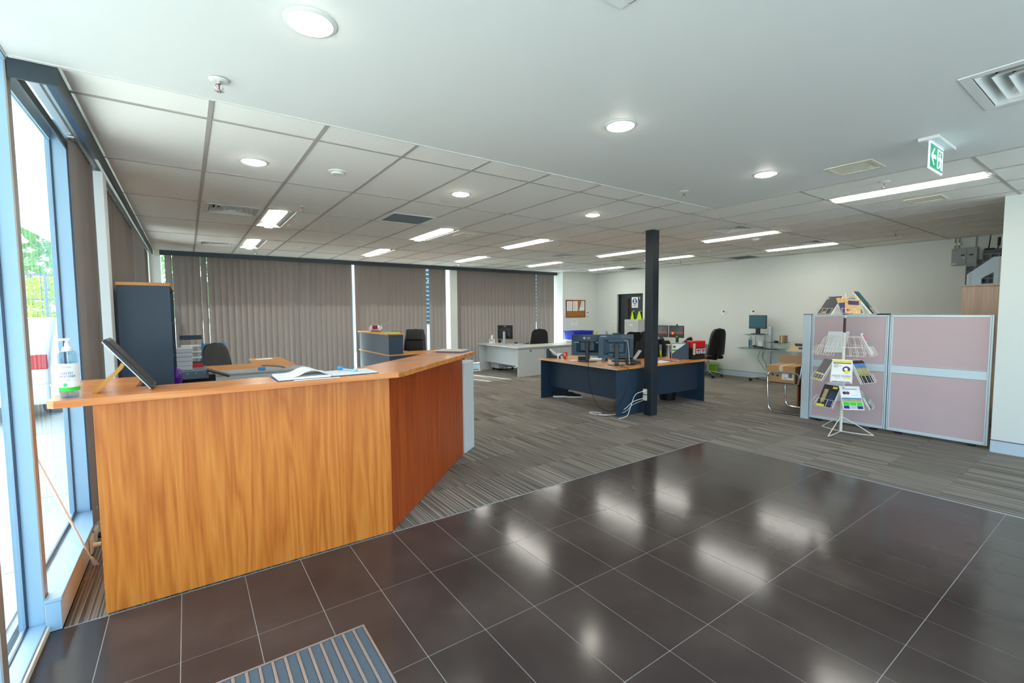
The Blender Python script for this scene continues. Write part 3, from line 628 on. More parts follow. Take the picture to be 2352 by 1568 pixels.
# white parked car seen from behind
car_white = mat('car_white', (240, 240, 240), .2, var=.01, coat=.5); tail = mat('tail_light_red', (190, 20, 30), .2, var=.05, emit=(190, 20, 30), es=.3); rubber = mat('tyre_rubber', (30, 30, 32), .8, var=.05); car_glass = mat('car_glass', (40, 52, 60), .08, var=.03)
t = thing('parked_car', 'white parked car with red tail light outside the window', 'car', (-2.58, 11.7, -.06))
part('body', G().prism([(-2.1, .28), (2.1, .28), (2.15, .62), (1.9, .85), (1.05, .98), (.45, 1.5), (-1.5, 1.55), (-2.0, 1.02), (-2.12, .8)], -.88, .88, 'x').xf(RZ(0)), car_white, t, bevel=.06, seg=3)
part('rear_window', G().add([(-.7, -1.98, 1.04), (.7, -1.98, 1.04), (.62, -1.56, 1.47), (-.62, -1.56, 1.47), (-.7, -1.96, 1.03), (.7, -1.96, 1.03), (.62, -1.54, 1.46), (-.62, -1.54, 1.46)], [(0, 1, 2, 3), (7, 6, 5, 4), (0, 4, 5, 1), (1, 5, 6, 2), (2, 6, 7, 3), (3, 7, 4, 0)]), car_glass, t)
for s in (-1, 1):
    part('tail_light', G().box(min(s*.62, s*.86), max(s*.62, s*.86), -2.145, -2.06, .78, 1.0), tail, t, bevel=.02)
    part('side_window', G().prism([(-1.45, 1.02), (.85, 1.02), (.42, 1.44), (-1.35, 1.47)], min(s*.86, s*.885), max(s*.86, s*.885), 'x'), car_glass, t)
    for yy in (-1.3, 1.3): part('wheel', G().cyl((s*.66, yy, .31), (s*.9, yy, .31), .31, n=24), rubber, t, bevel=.03)
part('bumper', G().box(-.88, .88, -2.2, -2.0, .26, .56), car_white, t, bevel=.04); part('number_plate', G().box(-.24, .24, -2.215, -2.2, .42, .54), cream, t)
# neighbour with louvres seen in the gaps of the back blinds
lou = mat('teal_louvre', (52, 96, 104), .5, var=.05)
t = thing('louvred_building', 'pale neighbouring building with teal louvres behind the back windows', 'building', (12, 21, 0))
part('wall', G().box(5.5, 20, 19.6, 23, -.06, 5.6), mat('neighbour_render', (206, 214, 220), .8, var=.04), t, True)
for k in range(22): part('louvre', G().add([(6, 19.4, 1.0+k*.19), (19.5, 19.4, 1.0+k*.19), (19.5, 19.58, 1.12+k*.19), (6, 19.58, 1.12+k*.19), (6, 19.4, 1.02+k*.19), (19.5, 19.4, 1.02+k*.19), (19.5, 19.58, 1.14+k*.19), (6, 19.58, 1.14+k*.19)], [(3, 2, 1, 0), (4, 5, 6, 7), (0, 1, 5, 4), (1, 2, 6, 5), (2, 3, 7, 6), (3, 0, 4, 7)]), lou, t, True)

# ================================================================ furniture and things
# ---------------------------------------------------------------- reception counter
CT = 1.125
rc = thing('reception_counter', 'angled wooden reception counter with overhanging top', 'counter', (.8, 3.3, 0))
part('front_panel', G().box(-.396, 1.106, 3.02, 3.045, .008, 1.089), honey, rc, True, bevel=.001, label='honey wood front panel with wavy grain')
d = Vector((1, 1, 0)).normalized(); nn = Vector((-1, 1, 0)).normalized()
a = Vector((1.106, 3.0205, 0)); b = Vector((2.365, 4.268, 0)); q = nn*.025
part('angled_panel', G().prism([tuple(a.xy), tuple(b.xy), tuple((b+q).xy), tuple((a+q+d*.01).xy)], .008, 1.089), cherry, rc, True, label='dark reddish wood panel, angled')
TOPP = [(-.519, 2.93), (1.140, 2.93), (1.190, 2.956), (2.371, 4.018), (2.11, 4.33), (.869, 3.236), (-.244, 3.236), (-.244, 3.774), (-.545, 3.77), (-.545, 2.956)]
part('countertop', G().prism(TOPP, CT-.036, CT), honey_top, rc, True, bevel=.0015)
g = G()
for k in range(16):
    u = k/16; g.cbox((1.143+.045*u, 2.9295+.024*u, CT-.018+random.uniform(-.013, .013)), (.008, .004, .006))
part('chipped_edge', g, mat('bare_chipboard', (150, 104, 46), .9, var=.4, vs=200), rc, True)
part('side_support', G().box(-.395, -.37, 3.046, 3.76, .008, 1.088), honey, rc, True); part('inner_shelf', G().box(-.36, 1.0, 3.05, 3.30, .70, .72), honey_top, rc, True)
# hand sanitiser
def sanitiser(x, y, z, s, label, rz=0, letters=True):
    t = thing('hand_sanitiser', label, 'bottle', (x, y, z), rz, 'hand sanitiser pump bottles')
    part('bottle', G().lathe([(0, .001), (.034*s, 0), (.0375*s, .006*s), (.0375*s, .205*s), (.035*s, .218*s), (.018*s, .224*s), (0, .224*s)], 28), clear, t, smooth=35)
    part('gel', G().lathe([(0, .004*s), (.033*s, .004*s), (.034*s, .17*s), (0, .17*s)], 24), glass_mat('sanitiser_gel', (240, 246, 250)), t, smooth=40)
    part('label_wrap', G().sheet(lambda u, v: ((.0380*s*math.cos(-2.9+u*3.0), .0380*s*math.sin(-2.9+u*3.0), (.04+.125*v)*s), (math.cos(-2.9+u*3.0), math.sin(-2.9+u*3.0), 0)), 22, 2, .0003), paper, t, smooth=60)
    part('green_band', G().sheet(lambda u, v: ((.0383*s*math.cos(-2.9+u*3.0), .0383*s*math.sin(-2.9+u*3.0), (.034+.018*v)*s), (math.cos(-2.9+u*3.0), math.sin(-2.9+u*3.0), 0)), 22, 2, .0003), mat('label_green', (40, 205, 40), .5, var=0), t, smooth=60)
    part('collar', G().lathe([(.019*s, .222*s), (.019*s, .238*s), (.013*s, .244*s), (.009*s, .247*s), (.009*s, .262*s)], 20), paper, t, smooth=35)
    part('pump_stem', G().cyl((0, 0, .245*s), (0, 0, .275*s), .006*s), paper, t, smooth=True)
    part('pump_spout', G().tube([(.012*s, 0, .279*s), (-.02*s, 0, .279*s), (-.04*s, 0, .275*s), (-.045*s, 0, .268*s)], .0058*s, 8), paper, t, smooth=True)
    part('dip_tube', G().cyl((0, 0, .01), (0, 0, .22*s), .0025*s, n=6), paper, t)
    if letters:
        gm = mat('print_green', (30, 190, 120), .6, var=0)
        def wrap(nm, body, h, z, m, ang):
            me = TX[body].copy(); me.transform(Matrix.Diagonal((h*1.4, h*1.4, .001, 1)))
            for v in me.vertices:
                th = ang+v.co.x/(.0384*s); r = .0384*s+v.co.z*10
                v.co = (r*math.cos(th), r*math.sin(th), z*s+v.co.y)
            me.materials.clear(); me.materials.append(m); o = bpy.data.objects.new(nm, me); C.objects.link(o); o.parent = t
        for body, h, z, m in (('DERMA', .0085, .147, gm), ('INSTANT', .0042, .131, ink_blue), ('HAND', .0118, .119, ink_blue), ('SANITISER', .0108, .104, ink_blue), ('99.99%', .006, .091, gm), ('OF GERMS', .0036, .083, ink)): wrap('lettering', body, h, z, m, -1.55)
        part('drop_logo', G().sheet(lambda u, v: ((.0385*s*math.cos(-1.9+u*.36), .0385*s*math.sin(-1.9+u*.36), (.056+.016*v)*s), (math.cos(-1.9+u*.36), math.sin(-1.9+u*.36), 0)), 5, 2, .0003), gm, t)
    return t
sanitiser(-.475, 3.03, CT, 1, 'clear pump bottle of hand sanitiser on the counter top', -.1)
# tablet leaning on a bent card
t = thing('tablet', 'black tablet computer propped at a slant on a bent card', 'tablet', (-.26, 3.09, CT))
p0 = Vector((.098, -.035, .006)); p1 = Vector((-.088, -.035, .268)); ax = (p1-p0).normalized(); yv = Vector((0, 1, 0)); nv = -ax.cross(yv).normalized()
Mx = Matrix(((ax.x, yv.x, nv.x, p0.x), (ax.y, yv.y, nv.y, p0.y), (ax.z, yv.z, nv.z, p0.z), (0, 0, 0, 1)))
L = (p1-p0).length
part('case', G().box(0, L, 0, .21, -.004, .012).xf(Mx), black, t, bevel=.004); part('silver_back', G().box(.004, L-.004, -.0012, .205, -.010, -.004).xf(Mx), silver, t, bevel=.002)
part('screen', G().box(.014, L-.014, .012, .198, .012, .0132).xf(Mx), mat('tablet_screen', (16, 20, 24), .5, spec=.2, var=.05), t)
pts = [(-.145, .006), (-.115, .04), (-.085, .075), (-.055, .105), (-.034, .13), (-.026, .148)]
part('bent_prop', G().sheet(lambda u, v: ((pts[round(u*5)][0], .0+.05*v, pts[round(u*5)][1]), (-.7, 0, .7)), 6, 2, .018), mat('tan_card', (205, 150, 70), .7, var=.06), t, smooth=True)
part('sticky_tape', G().sheet(lambda u, v: ((-.06+.05*u, -.004+.02*v, .095+.042*u), (-.7, 0, .7)), 4, 2, .001), glass_mat('tape', (235, 235, 235)), t)
# open notebook, loose page, pen, magazines at the end
t = thing('open_notebook', 'open ring-less notebook with a lifted white page on the counter', 'notebook', (.72, 3.09, CT))
part('cover', G().add([(-.305, -.14, 0), (.30, -.115, 0), (.305, .145, 0), (-.31, .12, 0), (-.305, -.14, .003), (.30, -.115, .003), (.305, .145, .003), (-.31, .12, .003)], [(3, 2, 1, 0), (4, 5, 6, 7), (0, 1, 5, 4), (1, 2, 6, 5), (2, 3, 7, 6), (3, 0, 4, 7)]), mat('navy_cover', (40, 44, 78), .5, var=.05), t)
part('page_block', G().box(-.298, -.004, -.132, .122, .003, .016), paper, t, bevel=.003); part('page_block', G().box(.0, .298, -.110, .138, .003, .008), paper, t, bevel=.002)
def pg(u, v): return ((-.30+.30*u, -.130+.25*v, .0175+.034*math.sin(PI*min(1, max(0, u-.25)/.75))**2), (0, 0, 1))
part('lifted_page', G().sheet(pg, 16, 2, .0008), paper, t, smooth=True)
o = tag(part('loose_sheet', G().sheet(lambda u, v: ((.50+.26*u, 2.915+.04*v-.002*u, CT+.0012+.0008*math.sin(5*u)), (0, 0, 1)), 6, 2, .0006), paper), 'loose white sheet sticking out under the open notebook', 'paper')
t = thing('blue_pen', 'light blue novelty pen lying on the open notebook', 'pen', (.87, 3.16, CT+.009))
pb = mat('sky_blue_plastic', (60, 160, 225), .35, var=.04)
part('barrel', G().cyl((-.02, .02, .009), (.035, -.085, .006), .006, n=10), mat('pale_blue_plastic', (150, 205, 240), .3, var=.03), t, smooth=True); part('tip', G().cyl((.035, -.085, .006), (.042, -.099, .005), .006, .001, 10), pb, t)
g = G(); 
for k in range(9): g.sphere((-.034+random.uniform(-.016, .016), .036+random.uniform(-.016, .016), .013+random.uniform(0, .01)), .010, 8, 6)
part('topper', g, pb, t, smooth=True)
M = frame_from((2.16, 4.10, CT), (.748, .664, 0), (-.664, .748, 0))
for nm, bx, m, lb in (('magazine', (-.06, .105, -.145, .15, .0005, .012), mat('blue_print_cover', (92, 112, 160), .45, var=.35, vs=60), 'blue printed magazine at the far end of the counter'), ('newspaper', (-.085, .13, -.13, .155, .0125, .02), mat('newsprint', (206, 200, 190), .7, var=.15, vs=70), 'folded newspaper on the blue magazine at the counter end')):
    o = tag(part(nm, G().box(*bx), m), lb, nm); o.location = (2.16, 4.10, CT); o.rotation_euler = (0, 0, math.atan2(.664, .748))
# grey cabinet at the end of the counter
t = thing('paper_bin_cabinet', 'tall narrow grey-white cabinet with open top at the end of the counter', 'cabinet', (2.375, 4.262, 0), math.radians(38))
part('body', G().box(.03, .30, .005, .25, 0, .95), grey_lam, t, bevel=.004)
g = G()
for (a, b, c, d2) in rect_minus((.026, .304, .001, .254), [(.05, .28, .03, .225)]): g.box(a, b, c, d2, .951, .985)
part('rim', g, grey_lam, t, bevel=.003); part('inner_tray', G().box(.05, .28, .03, .225, .951, .955), cream, t)
for nm, g, m, lb in (('torn_paper', G().sheet(lambda u, v: ((.08+.14*u, .06+.1*v, .962+.010*math.sin(9*u+3*v)), (0, 0, 1)), 8, 5, .002), paper, 'crumpled white paper in the open top of the narrow cabinet'), ('orange_tab', G().cbox((.11, .1, .984), (.03, .02, .02)), mat('orange_card', (225, 100, 40), .6), 'small orange scrap lying on the crumpled paper')):
    o = tag(part(nm, g, m), lb, 'paper'); o.location = (2.375, 4.262, 0); o.rotation_euler = (0, 0, math.radians(38))
# power outlets and plugs at the kick wall
t = thing('power_outlet', 'white double power outlet with plugs on the low kick wall', 'outlet', (-.5565, 3.86, .065))
part('plate', G().box(0, .012, -.06, .05, -.04, .055), cream, t, bevel=.003); part('plate', G().box(0, .02, .09, .17, -.02, .06), cream, t, bevel=.003)
part('plug', G().cyl((.012, -.015, 0), (.05, -.015, 0), .018, .012, 12), cream, t, smooth=True); part('plug', G().cyl((.02, .12, .01), (.06, .12, .0), .02, .014, 12), black, t, smooth=True)
part('cord', G().tube([(.05, -.015, 0), (.075, .02, -.03), (.06, .12, -.057), (.09, .25, -.058)], .004), black, t, smooth=True)

# ---------------------------------------------------------------- tall navy bookcase
t = thing('bookcase', 'tall navy bookcase with a honey wood top beside the left blinds', 'bookcase', (-.28, 5.5, 0))
bx0, bx1, by0, by1, bz = -.452, -.105, 4.87, 6.10, 1.786
part('side_panel', G().box(bx0, bx1-.002, by0, by0+.018, 0, bz-.026), navy, t, True); part('side_panel', G().box(bx0, bx1-.002, by1-.018, by1, 0, bz-.026), navy, t, True)
part('back_panel', G().box(bx0, bx0+.012, by0+.018, by1-.018, 0, bz-.026), navy, t, True); part('top', G().box(bx0-.004, bx1+.004, by0-.006, by1+.006, bz-.026, bz), beech, t, True, bevel=.001)
for z in (.06, .40, .75, 1.10, 1.43): part('shelf', G().box(bx0+.012, bx1-.02, by0+.018, by1-.018, z-.009, z+.009), navy, t, True)
part('middle_upright', G().box(bx0+.012, bx1-.018, 5.476, 5.494, .07, bz-.027), navy, t, True)
o = tag(part('purple_bag', G().sphere((0, 0, 0), .07, 12, 8, (.8, 1, 1.5)), mat('purple_plastic', (92, 26, 150), .3, var=.1), smooth=True), 'shiny purple bag standing beside the navy bookcase', 'bag'); o.location = (-.05, 5.55, .87)
o.location = (-.115, 5.93, .866)

# copier behind the counter, paper reams and rack on it
t = thing('photocopier', 'black and grey photocopier behind the counter with an open lid', 'photocopier', (.06, 6.55, 0))
part('body', G().box(-.19, .21, -.28, .28, 0, .60), black, t, bevel=.012); part('paper_drawer', G().box(-.17, .19, -.292, -.28, .1, .32), grey_plastic, t, bevel=.004); part('paper_drawer', G().box(-.17, .19, -.292, -.28, .34, .56), grey_plastic, t, bevel=.004)
part('scanner_deck', G().box(-.20, .12, -.285, .28, .79, .885), mat('copier_blue_grey', (110, 126, 142), .4, var=.04), t, bevel=.01); part('rear_support', G().box(-.19, .20, .10, .28, .60, .79), black, t, bevel=.006); part('side_support', G().box(-.19, -.14, -.27, .10, .60, .79), black, t)
part('output_tray', G().add([(-.13, -.27, .61), (.20, -.27, .64), (.20, .1, .64), (-.13, .1, .61), (-.13, -.27, .63), (.20, -.27, .66), (.20, .1, .66), (-.13, .1, .63)], [(3, 2, 1, 0), (4, 5, 6, 7), (0, 1, 5, 4), (1, 2, 6, 5), (2, 3, 7, 6), (3, 0, 4, 7)]), black, t)
part('control_panel', G().box(-.07, .16, -.09, .09, -.012, .012).xf(TR(.17, -.25, .86) @ Matrix.Rotation(math.radians(22), 4, 'Y')), mat('copier_dark_grey', (62, 62, 60), .4, var=.05), t, bevel=.006)
part('screen', G().box(-.04, .13, -.06, .06, .0125, .0135).xf(TR(.17, -.25, .86) @ Matrix.Rotation(math.radians(22), 4, 'Y')), screen_off, t)
for k in range(3): part('button', G().cyl((-.08+.08*k, -.286, .855), (-.08+.08*k, -.2875, .855), .006), paper, t)
for k in range(5): tag(part('paper_ream', G().box(-.13+.004*k, .03+.003*k, 6.38, 6.60, .887+.05*k, .935+.05*k), mat('ream_wrap', (222, 226, 230), .5, var=.04), bevel=.004), ['lowest', 'second', 'middle', 'fourth', 'top'][k]+' white paper ream in the stack on the copier', 'paper ream', 'paper reams on the copier')
t = thing('desk_rack', 'clear plastic tray rack with navy bands behind the paper reams', 'rack', (.03, 6.75, .885))
for z, h, m in ((.0, .07, navy), (.33, .055, navy)): part('band', G().box(-.11, .11, -.06, -.056, z+.002, z+h), m, t)
for z in (.10, .17, .24): part('tray', G().box(-.11, .11, -.06, .14, z, z+.004), clear, t)
part('post', G().box(-.112, -.108, -.06, .14, .002, .39), clear, t); part('post', G().box(.108, .112, -.06, .14, .002, .39), clear, t)
for z, w_ in ((.10, 'lowest'), (.17, 'middle'), (.24, 'highest')): o = tag(part('paper_stack', G().box(-.10, .10, -.05, .13, z+.005, z+.02), paper), 'white sheets in the '+w_+' tray of the clear rack', 'papers', 'papers in the tray rack'); o.location = (.03, 6.75, .885)
o = tag(part('red_folder', G().box(-.02, .112, -.075, -.062, .002, .05), red), 'red folder leaning on the clear tray rack', 'folder'); o.location = (.03, 6.75, .885)

# ---------------------------------------------------------------- grey credenza and beech desk
t = thing('credenza', 'low light grey sliding-door cabinet behind the counter', 'cabinet', (.82, 7.6, 0))
part('body', G().box(.19, 1.45, 7.40, 7.83, .03, .68), grey_lam, t, True); part('top', G().box(.172, 1.468, 7.385, 7.84, .681, .704), mat('grey_top', (176, 184, 190), .3, var=.03), t, True, bevel=.003)
for k in range(2): part('sliding_door', G().box(.20+.625*k, .82+.62*k, 7.392-.004*k, 7.399-.004*k+.0005, .06, .66), grey_lam, t, True, bevel=.001)
part('plinth', G().box(.2, 1.44, 7.42, 7.8, 0, .03), navy, t, True)
t = thing('cable_coil', 'coiled grey cable with blue plug lying on the low grey cabinet', 'cable', (1.0, 7.48, .705))
part('coil', G().tube([(.16*math.cos(a/10*PI)*(1-.01*a), .05*math.sin(a/10*PI), .018+.055*abs(math.sin(a/20*PI))) for a in range(21)], .008), grey_plastic, t, smooth=True); part('blue_plug', G().box(-.19, -.10, -.03, .02, .003, .05), pb, t, bevel=.006)
t = thing('beech_desk', 'L-shaped beech topped desk behind the grey cabinet', 'desk', (.8, 8.4, 0))
part('desktop', G().prism([(.16, 7.85), (1.40, 7.85), (1.42, 9.62), (.90, 9.62), (.88, 8.68), (.16, 8.68)], .678, .703), beech, t, True, bevel=.002)
for b in ((.17, .19, 7.87, 8.66), (1.375, 1.395, 7.87, 9.6), (.91, .93, 9.0, 9.6)): part('side_leg', G().box(b[0], b[1], b[2], b[3], 0, .677), navy, t, True)
part('modesty_panel', G().box(.195, 1.37, 7.88, 7.896, .25, .677), navy, t, True)
tag(part('paper_slip', G().box(.98, 1.24, 9.28, 9.44, .7035, .7055), paper), 'white paper slip on the beech desk', 'paper')

# ---------------------------------------------------------------- office chairs
def office_chair(x, y, rz, label, back, backmat, seat_z=.47, arms=True, shell=None, base=black, z_tilt=.1):
    """faces local +x; back = (width, z0, z1, top taper, thickness)"""
    t = thing('office_chair', label, 'chair', (x, y, 0), rz, 'swivel office chairs')
    part('seat', G().box(-.23, .25, -.24, .24, seat_z-.05, seat_z+.03), backmat, t, bevel=.035, seg=4)
    W, z0, z1, tp, th = back
    def fn(u, v):
        a = u*2*PI; cs, sn = math.cos(a), math.sin(a); e = .35
        w = W/2*(1-(1-tp)*max(0, v-.15)/.85)*(1 if .0 < v < 1 else .6); f = 1 if 0.02 < v < .98 else .35
        w *= 1-.5*(max(0, v-.72)/.28)**2.4
        yy = w*math.copysign(abs(cs)**e, cs)*f; xx = th/2*math.copysign(abs(sn)**.6, sn)*f
        return (-.24-z_tilt*v+xx-.03*math.cos(yy/W*2.4)+.03, yy, z0+(z1-z0)*v)
    vs = [0, .03, .1, .25, .4, .55, .7, .8, .87, .92, .96, .985, 1]
    g = G(); n = 28
    for v in vs: g.v += [fn(k/n, v) for k in range(n)]
    g.f += [(j*n+k, j*n+(k+1) % n, (j+1)*n+(k+1) % n, (j+1)*n+k) for j in range(len(vs)-1) for k in range(n)]+[tuple(range(n-1, -1, -1)), tuple(range((len(vs)-1)*n, len(vs)*n))]
    part('backrest', g, backmat, t, smooth=50)
    if shell:
        part('back_shell', G().add(*(lambda vv: (vv, [(j*9+k, j*9+k+1, (j+1)*9+k+1, (j+1)*9+k) for j in range(8) for k in range(8)]))(
            [(-.24-z_tilt*(j/8)-th/2-.012-.028*math.cos((k/8-.5)*2.4)+.03, (k/8-.5)*W*(1-(1-tp)*max(0, j/8-.15)/.85)*1.06, z0+.01+(z1-z0-.02)*j/8) for j in range(9) for k in range(9)])), shell, t, smooth=60).modifiers.new('solid', 'SOLIDIFY').thickness = .012
    part('back_bar', G().tube([(-.05, 0, seat_z-.055), (-.26, 0, seat_z-.05), (-.31, 0, seat_z+.05), (-.30, 0, z0+.12)], .018, 8), black, t, smooth=True)
    part('gas_lift', G().cyl((0, 0, .10), (0, 0, seat_z-.05), .026), base, t, smooth=True)
    for k in range(5):
        a = k*2*PI/5+.3; o = part('base_leg', G().tube([(.03*math.cos(a), .03*math.sin(a), .12), (.17*math.cos(a), .17*math.sin(a), .105), (.30*math.cos(a), .30*math.sin(a), .075)], .017, 8), base, t, smooth=True)
        q = Vector((.29*math.cos(a), .29*math.sin(a), .028)); s = Vector((-math.sin(a), math.cos(a), 0))
        part('castor', G().cyl(q-s*.026, q-s*.008, .028, n=14).cyl(q+s*.008, q+s*.026, .028, n=14).cyl(q, q+Vector((0, 0, .045)), .008, n=8), black, o, smooth=True)
    if arms:
        for s in (-1, 1):
            ar = part('armrest', G().box(-.16, .12, s*.29-.03, s*.29+.03, .66, .685), black, t, bevel=.012, seg=3)
            part('arm_post', G().tube([(0, s*.20, seat_z-.045), (0, s*.285, seat_z-.03), (-.02, s*.29, .66)], .014, 8), black, ar, smooth=True)
    return t
sky_shell = mat('blue_chair_edge', (42, 120, 180), .4, var=.05)
c1 = office_chair(.46, 9.15, math.radians(-75), 'black padded office chair with blue edge at the beech desk', (.47, .52, 1.03, .72, .09), leather, arms=False, shell=sky_shell)
c2 = office_chair(3.98, 9.45, math.radians(-130), 'black leather executive chair at the navy reception desk', (.52, .50, 1.16, .86, .11), leather)
for k in (-1, 1): part('seam', G().tube([(-.17-.12*v, k*.085, .52+.6*v) for v in (0, .2, .4, .6, .8, 1)], .006, 6), black, c2, smooth=True)
part('head_pad', G().box(-.045, .045, -.21, .21, -.13, .13).xf(TR(-.28, 0, 1.02) @ Matrix.Rotation(math.radians(-9), 4, 'Y')), leather, c2, bevel=.035, seg=4)
c3 = office_chair(7.62, 9.62, math.radians(-140), 'black mesh-back office chair at the light grey desk', (.50, .60, 1.06, .84, .035), black_soft)
c4 = office_chair(9.80, 6.03, math.radians(72), 'black high-back office chair with chrome base near the green bin', (.46, .50, 1.13, .80, .09), leather, arms=False, base=chrome)
for s in (-1, 1): pass
c5 = office_chair(6.86, 5.52, math.radians(-80), 'office chair draped with a black jacket behind the column', (.46, .52, 1.08, .8, .08), black_soft, arms=False)
# black jacket over that chair
j = thing('black_jacket', 'black hooded jacket with white outline letter hung over an office chair', 'jacket', (6.78, 5.30, .62))
def jk(u, v):
    x = -.44+.62*u; sh = 1-abs(2*u-1)**2.6
    z = .50*(sh**.5)*(1-v)-.05*v+.02*math.sin(9*u); y = -.10*(1-.4*abs(2*u-1))-.03*math.sin(7*u+2*v)-.05*v
    return ((x*(1+.12*v), y, z+.04), (0, -1, .2))
def jk2(u, v):
    p, n_ = jk(u, v); return ((p[0], .40-(p[1])*.9-.22, p[2]), (0, 1, .2))
part('back_panel', G().sheet(jk, 20, 10, .012), black_soft, j, smooth=60); 
part('front_panel', G().sheet(jk2, 20, 10, .012), black_soft, j, smooth=60)
part('sleeve', G().tube([(.20, -.07, .40), (.25, -.09, .25), (.24, -.09, .05), (.22, -.08, -.07)], .055, 10), black_soft, j, smooth=True); part('sleeve', G().tube([(-.40, -.08, .36), (-.47, -.1, .2), (-.46, -.1, .02)], .05, 10), black_soft, j, smooth=True)
part('hood', G().sphere((-.13, -.03, .49), .12, 14, 8, (1.3, .7, .55)), black_soft, j, smooth=True)
g = G(); F = lambda a, b: (a, b)
for q in ([(-.315, .12), (-.305, .12), (-.305, .36), (-.315, .36)], [(-.315, .35), (-.19, .35), (-.19, .36), (-.315, .36)], [(-.315, .12), (-.255, .12), (-.255, .13), (-.315, .13)], [(-.265, .12), (-.255, .12), (-.255, .2), (-.265, .2)], [(-.265, .2), (-.19, .2), (-.19, .21), (-.265, .21)], [(-.268, .25), (-.258, .25), (-.258, .31), (-.268, .31)]): g.prism(q, -.2, -.196, 'y')
part('white_letter', g, paper, j)
part('blue_lining', G().sheet(lambda u, v: ((.10+.07*u, -.125-.02*math.sin(6*u), .30-.3*v), (0, -1, 0)), 6, 5, .006), mat('denim_blue', (130, 160, 185), .8, var=.1, vs=30), j); part('hi_vis_hem', G().sheet(lambda u, v: ((.085+.045*u+.03*v, -.14, .20-.24*v), (0, -1, 0)), 5, 4, .006), yellow_vis, j)

# ---------------------------------------------------------------- navy reception desk with hutch
t = thing('reception_desk', 'navy reception desk with raised hutch and beech tops near the blinds', 'desk', (3.3, 9.2, 0))
part('lower_top', G().prism([(3.10, 8.44), (4.75, 8.44), (4.75, 9.0), (3.75, 9.05), (3.72, 10.30), (3.10, 10.30)], .70, .722), beech, t, True, bevel=.002)
part('front_panel', G().box(3.12, 3.138, 8.46, 10.28, 0, .70), navy, t, True); part('side_panel', G().box(3.14, 4.0, 8.455, 8.473, .0, .70), navy, t, True); part('modesty_panel', G().box(4.01, 4.72, 8.455, 8.473, .12, .70), navy, t, True); part('end_leg', G().box(4.725, 4.743, 8.46, 8.98, 0, .70), navy, t, True)
part('hutch_front', G().box(3.115, 3.135, 8.47, 10.27, .723, 1.10), navy, t, True); part('hutch_end', G().box(3.135, 3.40, 8.47, 8.49, .723, 1.10), navy, t, True); part('hutch_end', G().box(3.135, 3.40, 10.25, 10.27, .723, 1.10), navy, t, True)
part('hutch_back', G().box(3.385, 3.40, 8.49, 10.25, .80, 1.10), black, t, True); part('hutch_top', G().box(3.085, 3.425, 8.45, 10.30, 1.10, 1.125), beech, t, True, bevel=.002)
part('drawer_handle', G().box(3.93, 3.99, 8.447, 8.455, .675, .688), silver, t, True)
t = thing('boombox', 'silver portable radio with a red display on the navy hutch', 'radio', (3.24, 9.55, 1.125), math.radians(-35))
part('body', G().sphere((0, 0, .075), .1, 20, 12, (1.45, .75, .75)), silver, t, smooth=True); part('foot', G().box(-.10, .10, -.05, .05, 0, .012), grey_plastic, t, bevel=.004)
part('display', G().box(-.05, .06, -.082, -.06, .06, .14), mat('boombox_red', (150, 20, 40), .25, var=.2, vs=60), t, bevel=.01); part('blue_dial', G().cyl((.005, -.082, .11), (.005, -.085, .11), .018), ink_blue, t)
for s in (-1, 1): part('speaker', G().cyl((s*.092, -.045, .07), (s*.098, -.062, .07), .042, n=20), grey_steel, t, smooth=True)
part('antenna', G().cyl((.10, .02, .12), (.36, .05, .25), .002, n=6), silver, t)
for k, (m, lb) in enumerate(((mat('white_glossy_cover', (222, 228, 228), .35, var=.1, vs=20), 'white magazine at the bottom of the pile on the navy hutch'), (mat('yellow_green_cover', (175, 190, 50), .35, var=.3, vs=30), 'yellow-green magazine lying on the navy hutch'), (mat('green_cover', (100, 150, 60), .35, var=.3, vs=30), 'green-edged magazine on top of the hutch pile'))):
    o = tag(part('magazine', G().box(-.105, .105, -.145, .145, 0, .01), m), lb, 'magazine', 'magazines on the navy hutch'); o.location = (3.27+.01*k, 8.70+.02*k, 1.1255+.0105*k); o.rotation_euler = (0, 0, .1*k)
t = thing('blue_pedestal', 'low slate blue cabinet before the navy reception desk', 'cabinet', (3.62, 8.2, 0))
part('body', G().box(-.20, .22, -.2, .2, .03, .62), mat('slate_blue_metal', (84, 104, 146), .4, var=.04), t, bevel=.006)
for k in range(3): dr = part('drawer', G().box(-.19, .21, -.212, -.2, .05+.19*k, .23+.19*k), mat('slate_blue_metal'), t, bevel=.003); part('handle', G().box(-.04, .06, -.22, -.212, .18+.19*k, .195+.19*k), silver, dr)
part('plinth', G().box(-.18, .2, -.18, .18, 0, .03), black, t)

# ---------------------------------------------------------------- far light grey desk
DZ = .70
t = thing('light_grey_desk', 'L-shaped light grey desk with speckled top by the back blinds', 'desk', (7, 9.4, 0))
part('desktop', G().prism([(6.22, 8.57), (8.08, 8.57), (8.08, 9.25), (7.1, 9.25), (7.0, 9.4), (7.0, 10.40), (6.22, 10.40)], DZ-.025, DZ), grey_top, t, True, bevel=.002)
part('side_leg', G().box(6.25, 7.05, 8.62, 8.64, 0, DZ-.026), grey_lam, t, True); part('end_leg', G().box(6.25, 6.95, 10.33, 10.35, 0, DZ-.026), grey_lam, t, True)
part('modesty_panel', G().box(6.44, 6.458, 8.645, 10.325, .22, DZ-.026), grey_lam, t, True); part('side_panel', G().box(7.07, 8.02, 8.635, 8.653, .0, DZ-.026), grey_lam, t, True); part('end_leg', G().box(8.03, 8.05, 8.62, 9.2, 0, DZ-.026), grey_lam, t, True)
part('cable_port', G().cyl((6.62, 8.617, .60), (6.62, 8.62, .60), .03, n=20), grey_plastic, t, True)
t = thing('drawer_pedestal', 'light grey drawer pedestal under the light grey desk', 'cabinet', (6.83, 10.1, 0))
